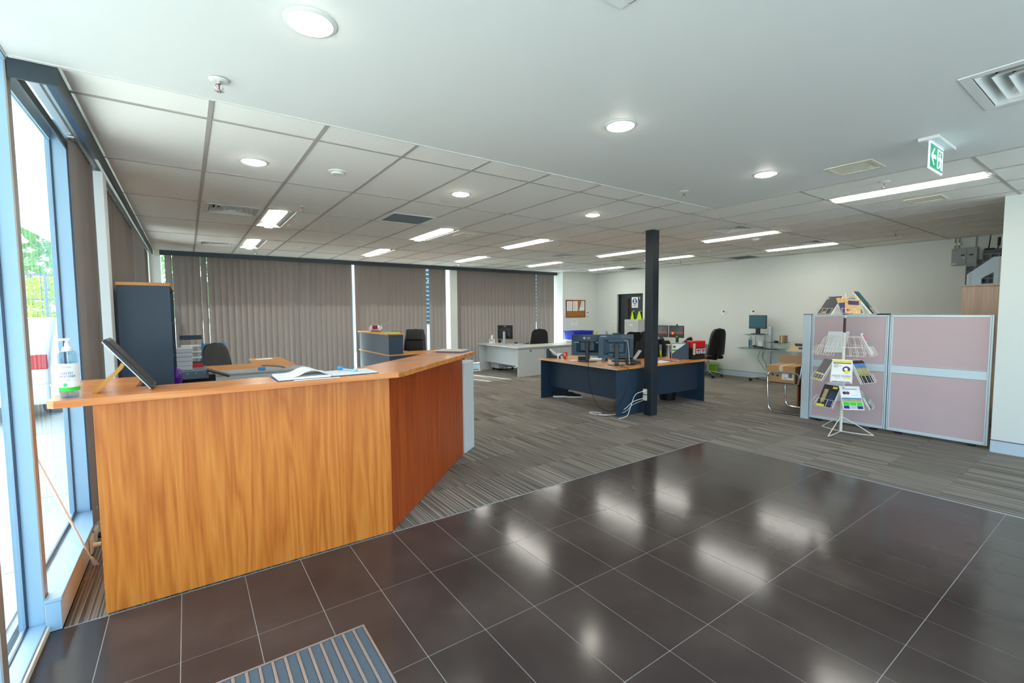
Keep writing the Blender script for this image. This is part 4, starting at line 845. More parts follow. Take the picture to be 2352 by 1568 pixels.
part('body', G().box(-.27, .25, -.2, .2, .06, .34), grey_lam, t, bevel=.003)
for sx in (-.2, .2):
    for sy in (-.15, .15): part('castor', G().cyl((sx, sy-.015, .03), (sx, sy+.015, .03), .03, n=12), black, t)
part('drawer', G().box(-.275, -.27, -.19, .19, .07, .33), grey_lam, t)
def monitor(name, x, y, z, rz, w, h, zc, label, logo=None, stand='plate', backm=black, lip=None, screen=None, group=None):
    """screen faces local +x, the back faces -x; zc height of the screen's middle above the desk"""
    t = thing(name, label, 'monitor', (x, y, z), rz, group)
    part('panel', G().box(-.012, .012, -w/2, w/2, zc-h/2, zc+h/2), backm, t, bevel=.004); part('screen', G().box(.012, .0135, -w/2+.012, w/2-.012, zc-h/2+.016, zc+h/2-.012), screen or screen_off, t)
    part('back_bulge', G().add([(-.012, -w*.36, zc-h*.36), (-.012, w*.36, zc-h*.36), (-.012, w*.36, zc+h*.30), (-.012, -w*.36, zc+h*.30), (-.045, -w*.2, zc-h*.25), (-.045, w*.2, zc-h*.25), (-.045, w*.2, zc+h*.12), (-.045, -w*.2, zc+h*.12)], [(3, 2, 1, 0), (4, 5, 6, 7), (0, 1, 5, 4), (1, 2, 6, 5), (2, 3, 7, 6), (3, 0, 4, 7)]), backm, t, bevel=.004)
    return t
NVM = mat('monitor_blue_black', (22, 54, 74), .35, var=.08)
t = monitor('desk_monitor', 6.62, 9.68, DZ, math.radians(30), .42, .35, .31, 'black square monitor with silver stand on the light grey desk', group='desktop monitors')
part('stand_neck', G().prism([(-.075, .015), (-.03, .015), (-.045, .33), (-.075, .33)], -.032, .032, 'y'), silver, t, bevel=.006); part('stand_base', G().box(-.12, .12, -.12, .12, 0, .014), silver, t, bevel=.006)
text('logo', 'DELL', .022, paper, t, frame_from((-.0125, .0, .31+.145), (0, -1, 0), (0, 0, 1)))
t = thing('tissue_box', 'white tissue box with a tissue sticking up on the light grey desk', 'tissue box', (6.50, 10.12, DZ), .4)
part('box', G().box(-.055, .055, -.055, .055, 0, .12), mat('tissue_carton', (232, 230, 228), .6, var=.06, vs=40), t, bevel=.002); part('tissue', G().sheet(lambda u, v: ((-.03+.05*u+.03*v, .02*math.sin(5*u+2*v), .12+.11*v*(1-.3*abs(u-.5))), (0, -1, 0)), 7, 6, .002), paper, t, smooth=True)
part('print_band', G().box(-.0556, -.0552, -.04, .04, .08, .1), ink_blue, t)
t = thing('black_mug', 'black mug on a saucer on the light grey desk', 'mug', (6.78, 10.18, DZ)); part('cup', G().lathe([(0, .004), (.036, .004), (.04, .09), (.036, .09), (.033, .012), (0, .012)], 20), black, t, smooth=True); part('handle', G().tube([(.038, 0, .02), (.062, 0, .03), (.062, 0, .065), (.039, 0, .075)], .005), black, t, smooth=True); part('coaster', G().cyl((0, 0, 0), (0, 0, .004), .07, n=20), cream, t)
t = thing('blue_clipboard', 'blue folder with papers on the light grey desk', 'folder', (6.86, 9.42, DZ), .5); part('cover', G().box(-.16, .16, -.12, .12, 0, .006), mat('cobalt_cover', (30, 46, 150), .4), t); part('sheets', G().box(-.15, .1, -.10, .09, .0062, .01), paper, t)
t = thing('computer_mouse', 'black computer mouse on the light grey desk', 'mouse', (6.98, 9.70, DZ)); part('shell', G().sphere((0, 0, .012), .055, 14, 8, (1, .6, .45)), black, t, smooth=True); part('wheel', G().cyl((.03, -.004, .034), (.03, .004, .034), .008), grey_plastic, t)

# ---------------------------------------------------------------- navy desk by the column
RD = math.radians(-2.0); D2 = .705
t = thing('navy_desk', 'L-shaped navy desk with beech top beside the dark column', 'desk', (5.0, 4.48, 0), RD)
part('desktop', G().prism([(-.035, -.04), (2.11, -.04), (2.11, .72), (1.0, .72), (.78, .92), (.78, 1.87), (-.035, 1.87)], D2-.025, D2), beech, t, bevel=.002, label='beech worktop with pale edge')
part('edge_strip', G().box(-.0372, -.0352, -.04, 1.87, D2-.0245, D2-.001), mat('pale_edge_tape', (196, 184, 172), .5, var=.04), t)
part('side_leg', G().box(0, .62, 1.80, 1.82, 0, D2-.026), navy, t); part('modesty_panel', G().box(.20, .218, .022, 1.798, .20, D2-.026), navy, t); part('corner_leg', G().box(0, .74, 0, .02, 0, D2-.026), navy, t); part('leg_edge', G().box(-.0015, 0, 0, .02, 0, D2-.026), navy_edge, t)
part('return_panel', G().box(.745, 2.04, .10, .118, .20, D2-.026), navy, t); part('end_leg', G().box(2.05, 2.07, 0, .66, 0, D2-.026), navy, t); part('inner_leg', G().box(.70, .72, .14, .7, 0, D2-.026), navy, t)
# column
col = struct('column', G().box(5.424, 5.570, 4.218, 4.345, 0, ZC-.004), column_mat, 'square blue-black steel column', .004)
part('collar', G().box(5.39, 5.60, 4.19, 4.37, ZC-.0065, ZC-.0037), white_metal, col)
for z, lb in ((-.08, 'lower white power outlet on the column side'), (.01, 'upper white power outlet with a plug on the column side')):
    t = thing('power_outlet', lb, 'outlet', (5.424, 4.31, .30)); part('socket', G().box(-.022, -.0005, -.025, .035, z, z+.078), cream, t, bevel=.003)
    if z > 0: part('plug', G().cyl((-.022, .0, .06), (-.055, .01, .055), .014, n=10), paper, t, smooth=True)
cords = [([(5.37, 4.32, .355), (5.30, 4.40, .30), (5.22, 4.42, .12), (5.10, 4.38, .02), (4.93, 4.38, .006)], .005, paper, 'thick white power cord from the column outlet to the carpet'),
         ([(5.395, 4.33, .25), (5.28, 4.42, .20), (5.16, 4.47, .10), (5.03, 4.56, .02), (4.93, 4.70, .006), (4.86, 4.86, .006), (4.93, 4.93, .006), (5.0, 4.78, .006)], .005, paper, 'looped white cord coiled on the carpet by the navy desk'),
         ([(5.395, 4.335, .22), (5.27, 4.43, .15), (5.14, 4.46, .06), (4.95, 4.62, .006), (4.88, 4.74, .006)], .004, cream, 'thin cream cord running beside the looped white cord'),
         ([(4.955, 5.02, .74), (4.94, 5.0, .70), (4.93, 4.99, .50), (4.92, 4.88, .25), (4.915, 4.72, .10), (4.93, 4.50, .09), (4.94, 4.38, .2), (4.945, 4.28, .40), (4.96, 4.26, .60), (5.02, 4.30, .72), (5.15, 4.55, .71)], .0045, black, 'black monitor cable hanging in a loop before the navy desk'),
         ([(4.93, 4.80, .006), (4.86, 4.70, .006), (4.90, 4.58, .006), (4.97, 4.62, .007), (4.96, 4.74, .007)], .004, black, 'black cable bundle on the carpet beside white cords')]
def smooth_pts(P, k=5):
    out = []; P = [Vector(p) for p in P]
    for i in range(len(P)-1):
        a, b, c, d3 = P[max(i-1, 0)], P[i], P[i+1], P[min(i+2, len(P)-1)]
        for s in range(k):
            u = s/k; out.append(.5*((2*b)+(c-a)*u+(2*a-5*b+4*c-d3)*u*u+(3*b-a-3*c+d3)*u**3))
    return out+[P[-1]]
for P, r, m, lb in cords: tag(part('loose_cable', G().tube(smooth_pts(P), r, 6), m, smooth=True), lb, 'cable')
def onto(x, y): v = RZ(RD) @ Vector((x, y, 0)); return (5.0+v.x, 4.48+v.y)
# monitors seen from behind
t = monitor('desk_monitor', 5.32, 5.40, D2, math.radians(24), .52, .34, .27, 'blue-black monitor with curved top edge and LG letters on its back', backm=NVM, group='desktop monitors')
t.rotation_euler = (0, 0, math.radians(40))
part('stand_neck', G().box(-.085, -.05, -.028, .028, .012, .33), black, t, bevel=.006); part('stand_arm', G().box(-.05, -.012, -.04, .04, .2, .34), black, t, bevel=.006); part('stand_base', G().prism([(-.14, -.02), (-.08, -.15), (.06, -.15), (.06, .15), (-.08, .15), (-.14, .02)], 0, .012), black, t, bevel=.003)
part('top_band', G().sheet(lambda u, v: ((-.014-.022*(1-(2*u-1)**2), -.257+.514*u, .437-.115*v+(-.012*(1-(2*u-1)**2))*v), (-1, 0, 0)), 14, 3, .004), NVM, t, smooth=True); part('chrome_line', G().sheet(lambda u, v: ((-.016-.024*(1-(2*u-1)**2), -.235+.47*u, .322-.008*v-.010*(1-(2*u-1)**2)), (-1, 0, 0)), 14, 2, .003), alu, t, smooth=True)
text('logo', 'LG', .028, paper, t, frame_from((-.040, -.02, .385), (0, -1, 0), (0, 0, 1))); part('logo_disc', G().cyl((-.0385, .05, .385), (-.0405, .05, .385), .018, n=20), grey_steel, t)
t = monitor('desk_monitor', 5.315, 4.79, D2, math.radians(40), .53, .36, .285, 'wide blue-black monitor with Lenovo lettering on its back', backm=NVM, group='desktop monitors')
t.rotation_euler = (0, 0, math.radians(52))
part('stand_neck', G().prism([(-.10, .012), (-.07, .012), (-.045, .33), (-.065, .33)], -.03, .03, 'y'), black, t, bevel=.006); part('stand_base', G().lathe([(0, 0), (.13, 0), (.13, .008), (.05, .014), (0, .014)], 28, (-.03, 0, 0)), black, t, smooth=True); part('stand_mount', G().box(-.06, -.02, -.055, .055, .27, .31), black, t, bevel=.004)
part('rear_cover', G().box(-.032, -.013, -.20, .12, .13, .40), NVM, t, bevel=.006); part('grey_panel', G().box(-.0145, -.0125, -.26, -.08, .40, .462), mat('monitor_grey_panel', (72, 84, 100), .4, var=.04), t)
text('logo', 'Lenovo', .022, paper, t, frame_from((-.0128, .19, .438), (0, -1, 0), (0, 0, 1)))
part('rear_cable', G().tube(smooth_pts([(-.03, -.12, .37), (-.06, -.16, .36), (-.07, -.18, .2), (-.09, -.19, .02)]), .006), grey_steel, t, smooth=True)
part('webcam', G().box(-.02, .02, -.06, .05, .466, .485), black, t, bevel=.004)
# things on the navy desk
x, y = 5.22, 6.20
t = thing('card_holder', 'black desktop holder with white cards at the corner of the navy desk', 'holder', (x, y, D2), math.radians(-50)); part('upright', G().box(-.08, -.04, -.04, .04, 0, .17), navy, t, bevel=.003); part('wedge', G().prism([(-.04, 0), (.12, 0), (.12, .03), (.03, .06), (-.04, .15)], -.035, .035, 'y'), black, t, bevel=.004); part('cards', G().prism([(-.03, .152), (.09, .062), (.098, .07), (-.02, .162)], -.03, .03, 'y'), paper, t)
t = thing('coffee_mug', 'white mug with blue and black print on the navy desk', 'mug', (5.225, 5.985, D2)); part('cup', G().lathe([(0, .003), (.038, .003), (.04, .1), (.036, .1), (.034, .01), (0, .01)], 24), paper, t, smooth=50); part('handle', G().tube([(.032, -.022, .02), (.052, -.036, .03), (.052, -.036, .068), (.033, -.022, .08)], .006), black, t, smooth=True); part('print', G().sheet(lambda u, v: ((.0404*math.cos(3.6+u*.9), .0404*math.sin(3.6+u*.9), .01+.05*v), (math.cos(3.6+u*.9), math.sin(3.6+u*.9), 0)), 7, 2, .0004), ink_blue, t); part('print', G().sheet(lambda u, v: ((.0404*math.cos(4.4+u*.7), .0404*math.sin(4.4+u*.7), .06+.02*v), (math.cos(4.4+u*.7), math.sin(4.4+u*.7), 0)), 7, 2, .0004), black, t)
t = thing('drink_can', 'red drink can standing on the navy desk', 'can', (5.33, 5.945, D2)); part('body', G().lathe([(0, .002), (.024, 0), (.031, .008), (.031, .108), (.026, .118), (.025, .12), (0, .117)], 24), red, t, smooth=40); part('lid', G().cyl((0, 0, .117), (0, 0, .1205), .0245, n=20), alu, t); part('white_script', G().sheet(lambda u, v: ((.0314*math.cos(3.3+u*.7), .0314*math.sin(3.3+u*.7), .05+.05*v), (math.cos(3.3+u*.7), math.sin(3.3+u*.7), 0)), 6, 2, .0003), mat('can_pale_print', (236, 190, 190), .4, var=.2, vs=300), t); part('barcode', G().sheet(lambda u, v: ((.0314*math.cos(4.3+u*.5), .0314*math.sin(4.3+u*.5), .012+.03*v), (math.cos(4.3+u*.5), math.sin(4.3+u*.5), 0)), 6, 2, .0003), paper, t)
t = thing('desk_phone', 'black desk telephone with handset beside the LG monitor', 'telephone', (5.46, 5.62, D2), math.radians(30)); part('body', G().prism([(-.1, 0), (.1, 0), (.1, .02), (-.1, .065)], -.08, .08, 'y'), black, t, bevel=.005); part('handset', G().tube([(-.07, -.06, .075), (-.0, -.06, .07), (.08, -.06, .04)], .018, 8), black, t, smooth=True); part('keypad', G().box(-.02, .07, -.02, .06, .044, .047).xf(Matrix.Rotation(.0, 4, 'Y')), grey_plastic, t)
t = thing('paper_stack', 'curled stack of white papers on the navy desk', 'papers', (5.62, 5.47, D2), .5)
for k in range(4): part('sheet', G().sheet(lambda u, v, k=k: ((-.15+.3*u, -.1+.2*v, .002+.006*k+.012*math.sin(PI*u)*k/3), (0, 0, 1)), 8, 2, .004), paper, t, smooth=True)
t = thing('desk_camera', 'small grey-brown camera lying on the navy desk', 'camera', (5.56, 5.26, D2), .6); part('body', G().box(-.055, .055, -.03, .03, 0, .07), grey_plastic, t, bevel=.008); part('lens', G().cyl((-.02, -.03, .032), (-.02, -.06, .032), .024, n=20), black, t, smooth=True); part('lens', G().cyl((.03, -.03, .035), (.03, -.045, .035), .016, n=16), black, t, smooth=True)
t = thing('keyboard', 'black keyboard on the navy desk behind the Lenovo monitor', 'keyboard', (5.80, 5.02, D2), math.radians(-40)); part('case', G().box(-.22, .22, -.07, .07, 0, .018), black, t, bevel=.004)
for r in range(4): part('key_row', G().box(-.205, .205, -.058+.03*r, -.034+.03*r, .0182, .024), grey_plastic, t)
t = thing('desk_phone', 'black desk telephone with a raised grey receiver beside the column', 'telephone', (5.72, 4.80, D2), math.radians(-30)); part('body', G().prism([(-.1, 0), (.1, 0), (.1, .03), (-.1, .07)], -.09, .09, 'y'), black, t, bevel=.006); part('raised_screen', G().box(-.006, .006, -.06, .06, .0, .17).xf(TR(.02, 0, .06) @ Matrix.Rotation(math.radians(35), 4, 'Y')), mat('pale_grey_plastic', (176, 180, 186), .35, var=.04), t, bevel=.004)
t = thing('power_adapter', 'black power adapter with cables on the navy desk corner', 'adapter', (5.50, 4.66, D2), -.4); part('block', G().box(-.07, .07, -.035, .035, 0, .03), black, t, bevel=.006); part('lead', G().tube([(.07, 0, .015), (.12, .03, .008), (.16, -.04, .006)], .004), black, t, smooth=True)
tag(part('notepad', G().box(5.20, 5.32, 5.60, 5.72, D2+.0005, D2+.006), paper), 'small white notepad on the navy desk before the LG monitor', 'notepad')
tag(part('loose_papers', G().sheet(lambda u, v: ((6.02+.24*u, 4.50+.20*v, D2+.003+.012*u*u), (0, 0, 1)), 6, 3, .002), paper, smooth=True), 'loose white papers on the navy desk right of the column', 'paper')
for k, (m, a, lb) in enumerate(((mat('dark_cover', (70, 50, 50), .4, var=.4, vs=30), .2, 'dark magazine at the bottom of the heap on the navy desk'), (paper, -.25, 'white magazine in the heap on the navy desk'), (mat('orange_cover', (226, 130, 50), .4, var=.45, vs=14), .05, 'orange magazine in the heap on the navy desk'), (mat('red_orange_cover', (200, 70, 40), .4, var=.45, vs=14), -.12, 'red-orange magazine on top of the heap on the navy desk'))):
    o = tag(part('magazine', G().sheet(lambda u, v, k=k: ((-.145+.29*u, -.10+.2*v, .006+.008*k+.006*math.sin(PI*u+k)), (0, 0, 1)), 8, 2, .006), m, smooth=True), lb, 'magazine', 'magazines on the navy desk'); o.location = (6.42, 4.66, D2+.003); o.rotation_euler = (0, 0, -.3+a)
t = thing('magazine_file', 'navy cut-corner magazine file holding green and white leaflets', 'file holder', (6.79, 4.71, D2), math.radians(-35))
part('side', G().prism([(-.14, 0), (.14, 0), (.14, .27), (.10, .27), (-.14, .10)], -.055, -.051, 'y'), navy, t); part('side', G().prism([(-.14, 0), (.14, 0), (.14, .27), (.10, .27), (-.14, .10)], .051, .055, 'y'), navy, t); part('spine', G().box(.136, .14, -.051, .051, 0, .27), navy, t); part('base', G().box(-.14, .136, -.051, .051, 0, .004), navy, t)
leaf_green = mat('leaflet_green', (60, 170, 90), .4, var=.1)
LF = ['white leaflet with green print at the front of the navy file', 'green leaflet in the navy magazine file', 'yellow leaflet in the navy magazine file', 'plain white leaflet in the middle of the navy file', 'red leaflet in the navy magazine file', 'plain white leaflet at the back of the navy file']
for k, m in enumerate((paper, leaf_green, mat('leaflet_yellow', (225, 205, 60), .4, var=.1), paper, mat('leaflet_red', (200, 60, 50), .4, var=.1), paper)):
    o = thing('leaflet', LF[k], 'leaflet', (6.79, 4.71, D2), math.radians(-35), 'leaflets in the navy file'); part('sheet', G().box(-.135+.002*k, .10, -.045+.015*k, -.036+.015*k, .005, .26+.006*((k*3) % 4)), m, o)
    if k == 0: part('print_block', G().box(-.133, .06, -.0462, -.0452, .14, .17), leaf_green, o); part('print_block', G().box(-.12, -.08, -.0462, -.0452, .195, .23), mat('leaflet_dark_green', (30, 80, 50), .4), o)
t = thing('red_black_bag', 'red and black tool bag with two printed badges on the navy desk', 'bag', (7.02, 4.575, D2), math.radians(-14))
part('black_body', G().box(-.13, .14, -.10, .05, 0, .20), black_soft, t, bevel=.02); part('red_lid', G().box(-.135, .145, -.105, .055, .19, .31), red, t, bevel=.015); part('strap_label', G().box(-.13, -.08, -.113, -.106, .08, .27), mat('tan_label', (214, 192, 160), .6, var=.05), t, bevel=.004)
for k in (0, 1): bd = part('badge', G().box(-.06+.1*k, .02+.1*k, -.112, -.104, .10, .18), paper, t); part('badge_print', G().box(-.05+.1*k, .01+.1*k, -.1135, -.1121, .14, .17), red, bd); part('badge_print', G().box(-.045+.1*k, .005+.1*k, -.1135, -.1121, .115, .132), ink, bd)
t = thing('waste_bin', 'black waste bin with a pale blue liner under the navy desk', 'bin', (6.72, 4.88, 0)); part('bucket', G().lathe([(0, .004), (.13, 0), (.16, .27), (.152, .27), (.125, .01), (0, .01)], 24), black, t, smooth=40); part('liner', G().lathe([(.163, .20), (.166, .272), (.162, .285), (.150, .28), (.148, .2)], 24), mat('pale_blue_liner', (150, 175, 195), .5, var=.1, vs=20), t, smooth=60)
for k, (x, y, a) in enumerate(((5.40, 6.15, -.6), (5.55, 5.97, -.7))):
    t = thing('sneaker', ['black and white sneaker under the navy desk, nearer the side panel', 'black and white sneaker under the navy desk, beside its pair'][k], 'shoe', (x, y, 0), a, 'pair of sneakers')
    part('sole', G().prism([(-.14, -.03), (-.08, -.045), (.08, -.05), (.14, -.02), (.14, .02), (.08, .045), (-.08, .04), (-.14, .03)], 0, .028), paper, t, bevel=.006); part('upper', G().prism([(-.138, .028), (.135, .028), (.12, .055), (.03, .075), (-.04, .105), (-.138, .10)], -.036, .036, 'y'), black_soft, t, bevel=.014, seg=3)

# ---------------------------------------------------------------- corner by the cork board
def yb(z): return 1.52+(z-1.52)*.971
t = thing('cork_board', 'cork notice board in a brown frame with pinned sheets', 'notice board', (9.49, YB, 1.61))
k = .971
x0, x1, z0, z1 = 9.118, 9.868, yb(1.36), yb(1.862)
part('cork', G().box(x0, x1, YB-.012, YB-.001, z0, z1), mat('cork', (168, 112, 52), .9, var=.2, vs=60), t, True)
fr = mat('frame_dark_brown', (110, 58, 34), .5, var=.1)
for b in ((x0-.012, x1+.012, z1-.004, z1+.014), (x0-.012, x1+.012, z0-.014, z0+.004), (x0-.012, x0+.006, z0, z1), (x1-.006, x1+.012, z0, z1)): part('frame_bar', G().box(b[0], b[1], YB-.02, YB-.001, b[2], b[3]), fr, t, True)
def sheet_on_wall(P, label, lines, grp):
    o = thing('pinned_sheet', label, 'paper', (sum(p[0] for p in P)/4, YB-.0125, sum(p[1] for p in P)/4), 0, grp)
    part('sheet', G().prism(P, YB-.0145, YB-.0128, 'y'), paper, o, True); xa = min(p[0] for p in P[:2])+.02; xb = max(p[0] for p in P[1:3])-.02; zt = max(p[1] for p in P)-.03
    for q in range(lines): part('print_line', G().box(xa+.0, xb-.03*(q % 3), YB-.0152, YB-.0146, zt-.022*q-.004, zt-.022*q), ink if q else mat('print_red', (180, 40, 50), .6), o, True)
sheet_on_wall([(9.137, yb(1.541)), (9.339, yb(1.541)), (9.339, yb(1.832)), (9.137, yb(1.832))], 'printed white sheet at the left edge of the cork board', 11, 'sheets on the cork board')
sheet_on_wall([(9.371, yb(1.54)), (9.569, yb(1.54)), (9.569, yb(1.838)), (9.371, yb(1.838))], 'printed white sheet in the middle of the cork board', 11, 'sheets on the cork board')
sheet_on_wall([(9.627, yb(1.546)), (9.846, yb(1.551)), (9.846, yb(1.848)), (9.717, yb(1.848))], 'slanted white drawing sheet at the right of the cork board', 8, 'sheets on the cork board')
t = thing('thermostat', 'white thermostat with green display beside the cork board', 'thermostat', (9.985, YB, yb(1.45))); part('case', G().box(-.06, .06, -.018, -.001, -.06, .07), paper, t, bevel=.004); part('display', G().box(-.025, .025, -.0195, -.0182, .01, .05), mat('lcd_green', (60, 96, 70), .3), t)
t = thing('wall_notice', 'white paper notice with bold text taped below the cork board', 'notice', (9.442, YB, yb(1.2))); part('sheet', G().box(-.127, .127, -.002, -.0005, -.095, .095), paper, t)
for z, s in ((.055, 'Recycling for'), (.0, 'batteries and'), (-.05, 'toner')): text('lettering', s, .024, ink, t, frame_from((0, -.0024, z), (1, 0, 0), (0, 0, 1)))
# cabinet, blue crate, boxes
t = thing('storage_cabinet', 'low light grey metal cabinet under the blue crate', 'cabinet', (9.35, 9.55, 0)); part('body', G().box(-.72, .72, -.25, .25, .0, .73), grey_steel, t, bevel=.02)
for k in (0, 1): dr = part('door', G().box(-.70+.705*k, -.005+.705*k, -.262, -.25, .05, .70), grey_steel, t, bevel=.003); part('handle', G().box(-.06+.09*k, -.04+.09*k, -.275, -.262, .38, .48), silver, dr)
t = thing('blue_crate', 'bright blue plastic crate on the grey metal cabinet', 'crate', (9.12, 9.62, .731))
g = G(); A, B2, Hh = .37, .20, .24
g.add([(-A*.9, -B2*.88, 0), (A*.9, -B2*.88, 0), (A*.9, B2*.88, 0), (-A*.9, B2*.88, 0), (-A, -B2, Hh), (A, -B2, Hh), (A, B2, Hh), (-A, B2, Hh), (-A*.97, -B2*.95, Hh), (A*.97, -B2*.95, Hh), (A*.97, B2*.95, Hh), (-A*.97, B2*.95, Hh), (-A*.87, -B2*.83, .005), (A*.87, -B2*.83, .005), (A*.87, B2*.83, .005), (-A*.87, B2*.83, .005)],
      [(3, 2, 1, 0), (0, 1, 5, 4), (1, 2, 6, 5), (2, 3, 7, 6), (3, 0, 4, 7), (4, 5, 9, 8), (5, 6, 10, 9), (6, 7, 11, 10), (7, 4, 8, 11), (8, 9, 13, 12), (9, 10, 14, 13), (10, 11, 15, 14), (11, 8, 12, 15), (12, 13, 14, 15)])
part('tub', g, blue_plastic, t); g = G()
for (a, b, c, d2) in rect_minus((-A-.02, A+.02, -B2-.02, B2+.02), [(-A*.97, A*.97, -B2*.95, B2*.95)]): g.box(a, b, c, d2, Hh-.02, Hh+.006)
part('rim', g, blue_plastic, t, bevel=.004)
for k in range(2): part('rib', G().box(-.12+.22*k, -.10+.22*k, -B2-.012, -B2+.01, .03, .22), blue_plastic, t)
t = thing('carton', 'small cream carton beside the blue crate', 'box', (9.68, 9.60, .731)); part('box', G().box(-.09, .09, -.1, .1, 0, .20), mat('cream_carton', (214, 190, 150), .7, var=.06), t, bevel=.002); part('label', G().box(-.07, .02, -.1012, -.1002, .05, .17), cream, t)
o = tag(part('clear_bag', G().sphere((-.08, .05, .08), .1, 12, 8, (1.1, .7, .8)), mat('pale_bag', (205, 210, 212), .3, var=.1), smooth=True), 'pale plastic bag on the grey metal cabinet', 'bag'); o.location = (9.90, 9.47, .731)
o = tag(part('grey_ring', G().tube([(.06*math.cos(q*PI/8)+.04, -.04+.02*math.cos(q*PI/8), .112+.10*math.sin(q*PI/8)) for q in range(16)], .012, 8, True), grey_steel, smooth=True), 'grey ring standing on the grey metal cabinet', 'ring'); o.location = (9.96, 9.43, .731)
o = tag(part('orange_board', G().box(.115, .15, -.03, .03, 0, .16), mat('orange_board', (215, 150, 50), .6)), 'upright orange card on the grey metal cabinet', 'card'); o.location = (9.96, 9.45, .731)
# light switch plates and door
def plate(y, z, lb, n=4, h=.11):
    t = thing('switch_plate', lb, 'switch', (XR, y, z), 0, 'wall switch plates'); part('plate', G().box(-.012, -.0005, -.06, .06, -h/2, h/2), cream, t, bevel=.003)
    for k in range(n): part('rocker', G().box(-.016, -.012, -.04+.022*k, -.026+.022*k, -.02, .03), paper, t)
plate(9.55, 1.07, 'white switch plate left of the dark door'); 
for y, lb in ((6.02, 'square white thermostat on the wall above the office chair'), (5.32, 'square white thermostat on the wall above the standing workstation')):
    t = thing('wall_thermostat', lb, 'thermostat', (XR, y, 1.477)); part('case', G().box(-.022, -.0005, -.062, .062, -.058, .058), paper, t, bevel=.004); part('display', G().box(-.0235, -.0222, -.03, .02, .0, .04), mat('lcd_green'), t); part('button', G().box(-.0235, -.0222, -.04, -.02, -.035, -.02), grey_plastic, t)
dk = mat('door_black_green', (30, 38, 40), .45, var=.08)
t = thing('door_1', 'dark door with a glass strip and hi-vis vests hanging on it', None, (XR+.1, 8.87, 0)); t['kind'] = 'structure'
part('frame', G().box(XR+.06, XR+.2, 8.40, 8.43, 0, 2.02).box(XR+.06, XR+.2, 9.31, 9.34, 0, 2.02).box(XR+.06, XR+.2, 8.43, 9.31, 1.99, 2.02), dk, t, True)
g = G()
for (a, b, c, d2) in rect_minus((8.432, 9.308, .005, 1.988), [(8.885, 9.01, 1.19, 1.90)]): g.box(XR+.10, XR+.14, a, b, c, d2)
part('leaf', g, dk, t, True); part('glass_strip', G().box(XR+.115, XR+.121, 8.886, 9.009, 1.191, 1.899), glass, t, True); part('latch_plate', G().box(XR+.09, XR+.10, 8.94, 9.09, .95, 1.10), silver, t, True); part('lock', G().cyl((XR+.075, 8.99, 1.0), (XR+.09, 8.99, 1.0), .018), chrome, t, True)
part('door_sign', G().box(XR+.094, XR+.099, 8.65, 8.87, 1.62, 1.92), paper, t, True); part('sign_disc', G().cyl((XR+.092, 8.76, 1.80), (XR+.0938, 8.76, 1.80), .085, n=28), ink_blue, t, True); part('sign_symbol', G().box(XR+.0902, XR+.0918, 8.735, 8.785, 1.79, 1.86).box(XR+.0902, XR+.0918, 8.72, 8.80, 1.745, 1.775), paper, t, True)
for k in range(2): part('sign_text', G().box(XR+.0928, XR+.0938, 8.68, 8.84, 1.66+.025*k, 1.672+.025*k), ink, t, True)
for y in (8.79, 8.53, 8.58): part('hook', G().box(XR+.08, XR+.1, y-.008, y+.008, 1.50 if y != 8.58 else 1.86, 1.545 if y != 8.58 else 1.93), white_metal, t, True)
room2 = struct('wall_beyond', G().box(XR+1.6, XR+1.7, 7.6, 10.2, 0, 2.8).box(XR+.2, XR+1.7, 7.5, 7.6, 0, 2.8).box(XR+.2, XR+1.7, 10.2, 10.3, 0, 2.8).box(XR+.2, XR+1.7, 7.6, 10.2, 2.7, 2.8).box(XR+.2, XR+1.7, 7.6, 10.2, -.1, 0), mat('brown_store_room', (140, 108, 84), .8, var=.2, vs=3), 'dim brown store room seen through the door glass')
t = thing('added_room_light', 'unseen added light that brightens the store room behind the door', 'ceiling light', (XR+.9, 8.9, 2.7)); part('fill_panel', G().box(-.3, .3, -.15, .15, -.03, -.002), mat('store_fill_glow', (255, 240, 220), .4, var=0, emit=(255, 236, 210), es=14), t); part('fill_frame', G().box(-.31, .31, -.16, .16, -.002, 0), white_metal, t)  # unseen lamp added so the room behind the door glass is not black
for y, s, lb in ((8.83, .6, 'narrow hi-vis yellow vest hanging on the dark door'), (8.585, .92, 'wide hi-vis yellow vest hanging on the dark door')):
    t = thing('hi_vis_vest', lb, 'vest', (XR+.07, y, 1.52), 0, 'hi-vis vests on the door')
    def fold(u, v, s=s): 
        w_ = (.012+.155*min(1, v*1.6)**.8)*s; return ((.01*math.sin(14*u+3*v)-.012*v, (u-.5)*2*w_, -.72*v), (-1, 0, 0))
    part('fabric', G().sheet(fold, 18, 12, .006), yellow_vis, t, smooth=60); part('reflective_band', G().sheet(lambda u, v: ((.0+.01*math.sin(14*u+3*(.55+.06*v))-.012*(.55+.06*v)-.004, (u-.5)*2*(.012+.155*min(1, (.55+.06*v)*1.6)**.8)*s, -.72*(.55+.06*v)), (-1, 0, 0)), 18, 2, .003), grey_steel, t)
# filing cabinet
t = thing('filing_cabinet', 'tall grey steel filing cabinet in front of the dark door', 'filing cabinet', (9.72, 8.05, 0)); part('body', G().box(-.20, .42, -.235, .235, 0, 1.30), grey_steel, t, bevel=.006)
for k in range(4):
    dr = part('drawer', G().box(-.212, -.2, -.225, .225, .03+.315*k, .335+.315*k), grey_steel, t, bevel=.004); part('handle', G().box(-.226, -.212, -.09, .09, .285+.315*k, .305+.315*k), silver, dr); part('label_slot', G().box(-.214, -.2125, -.05, .05, .2+.315*k, .24+.315*k), paper, dr)
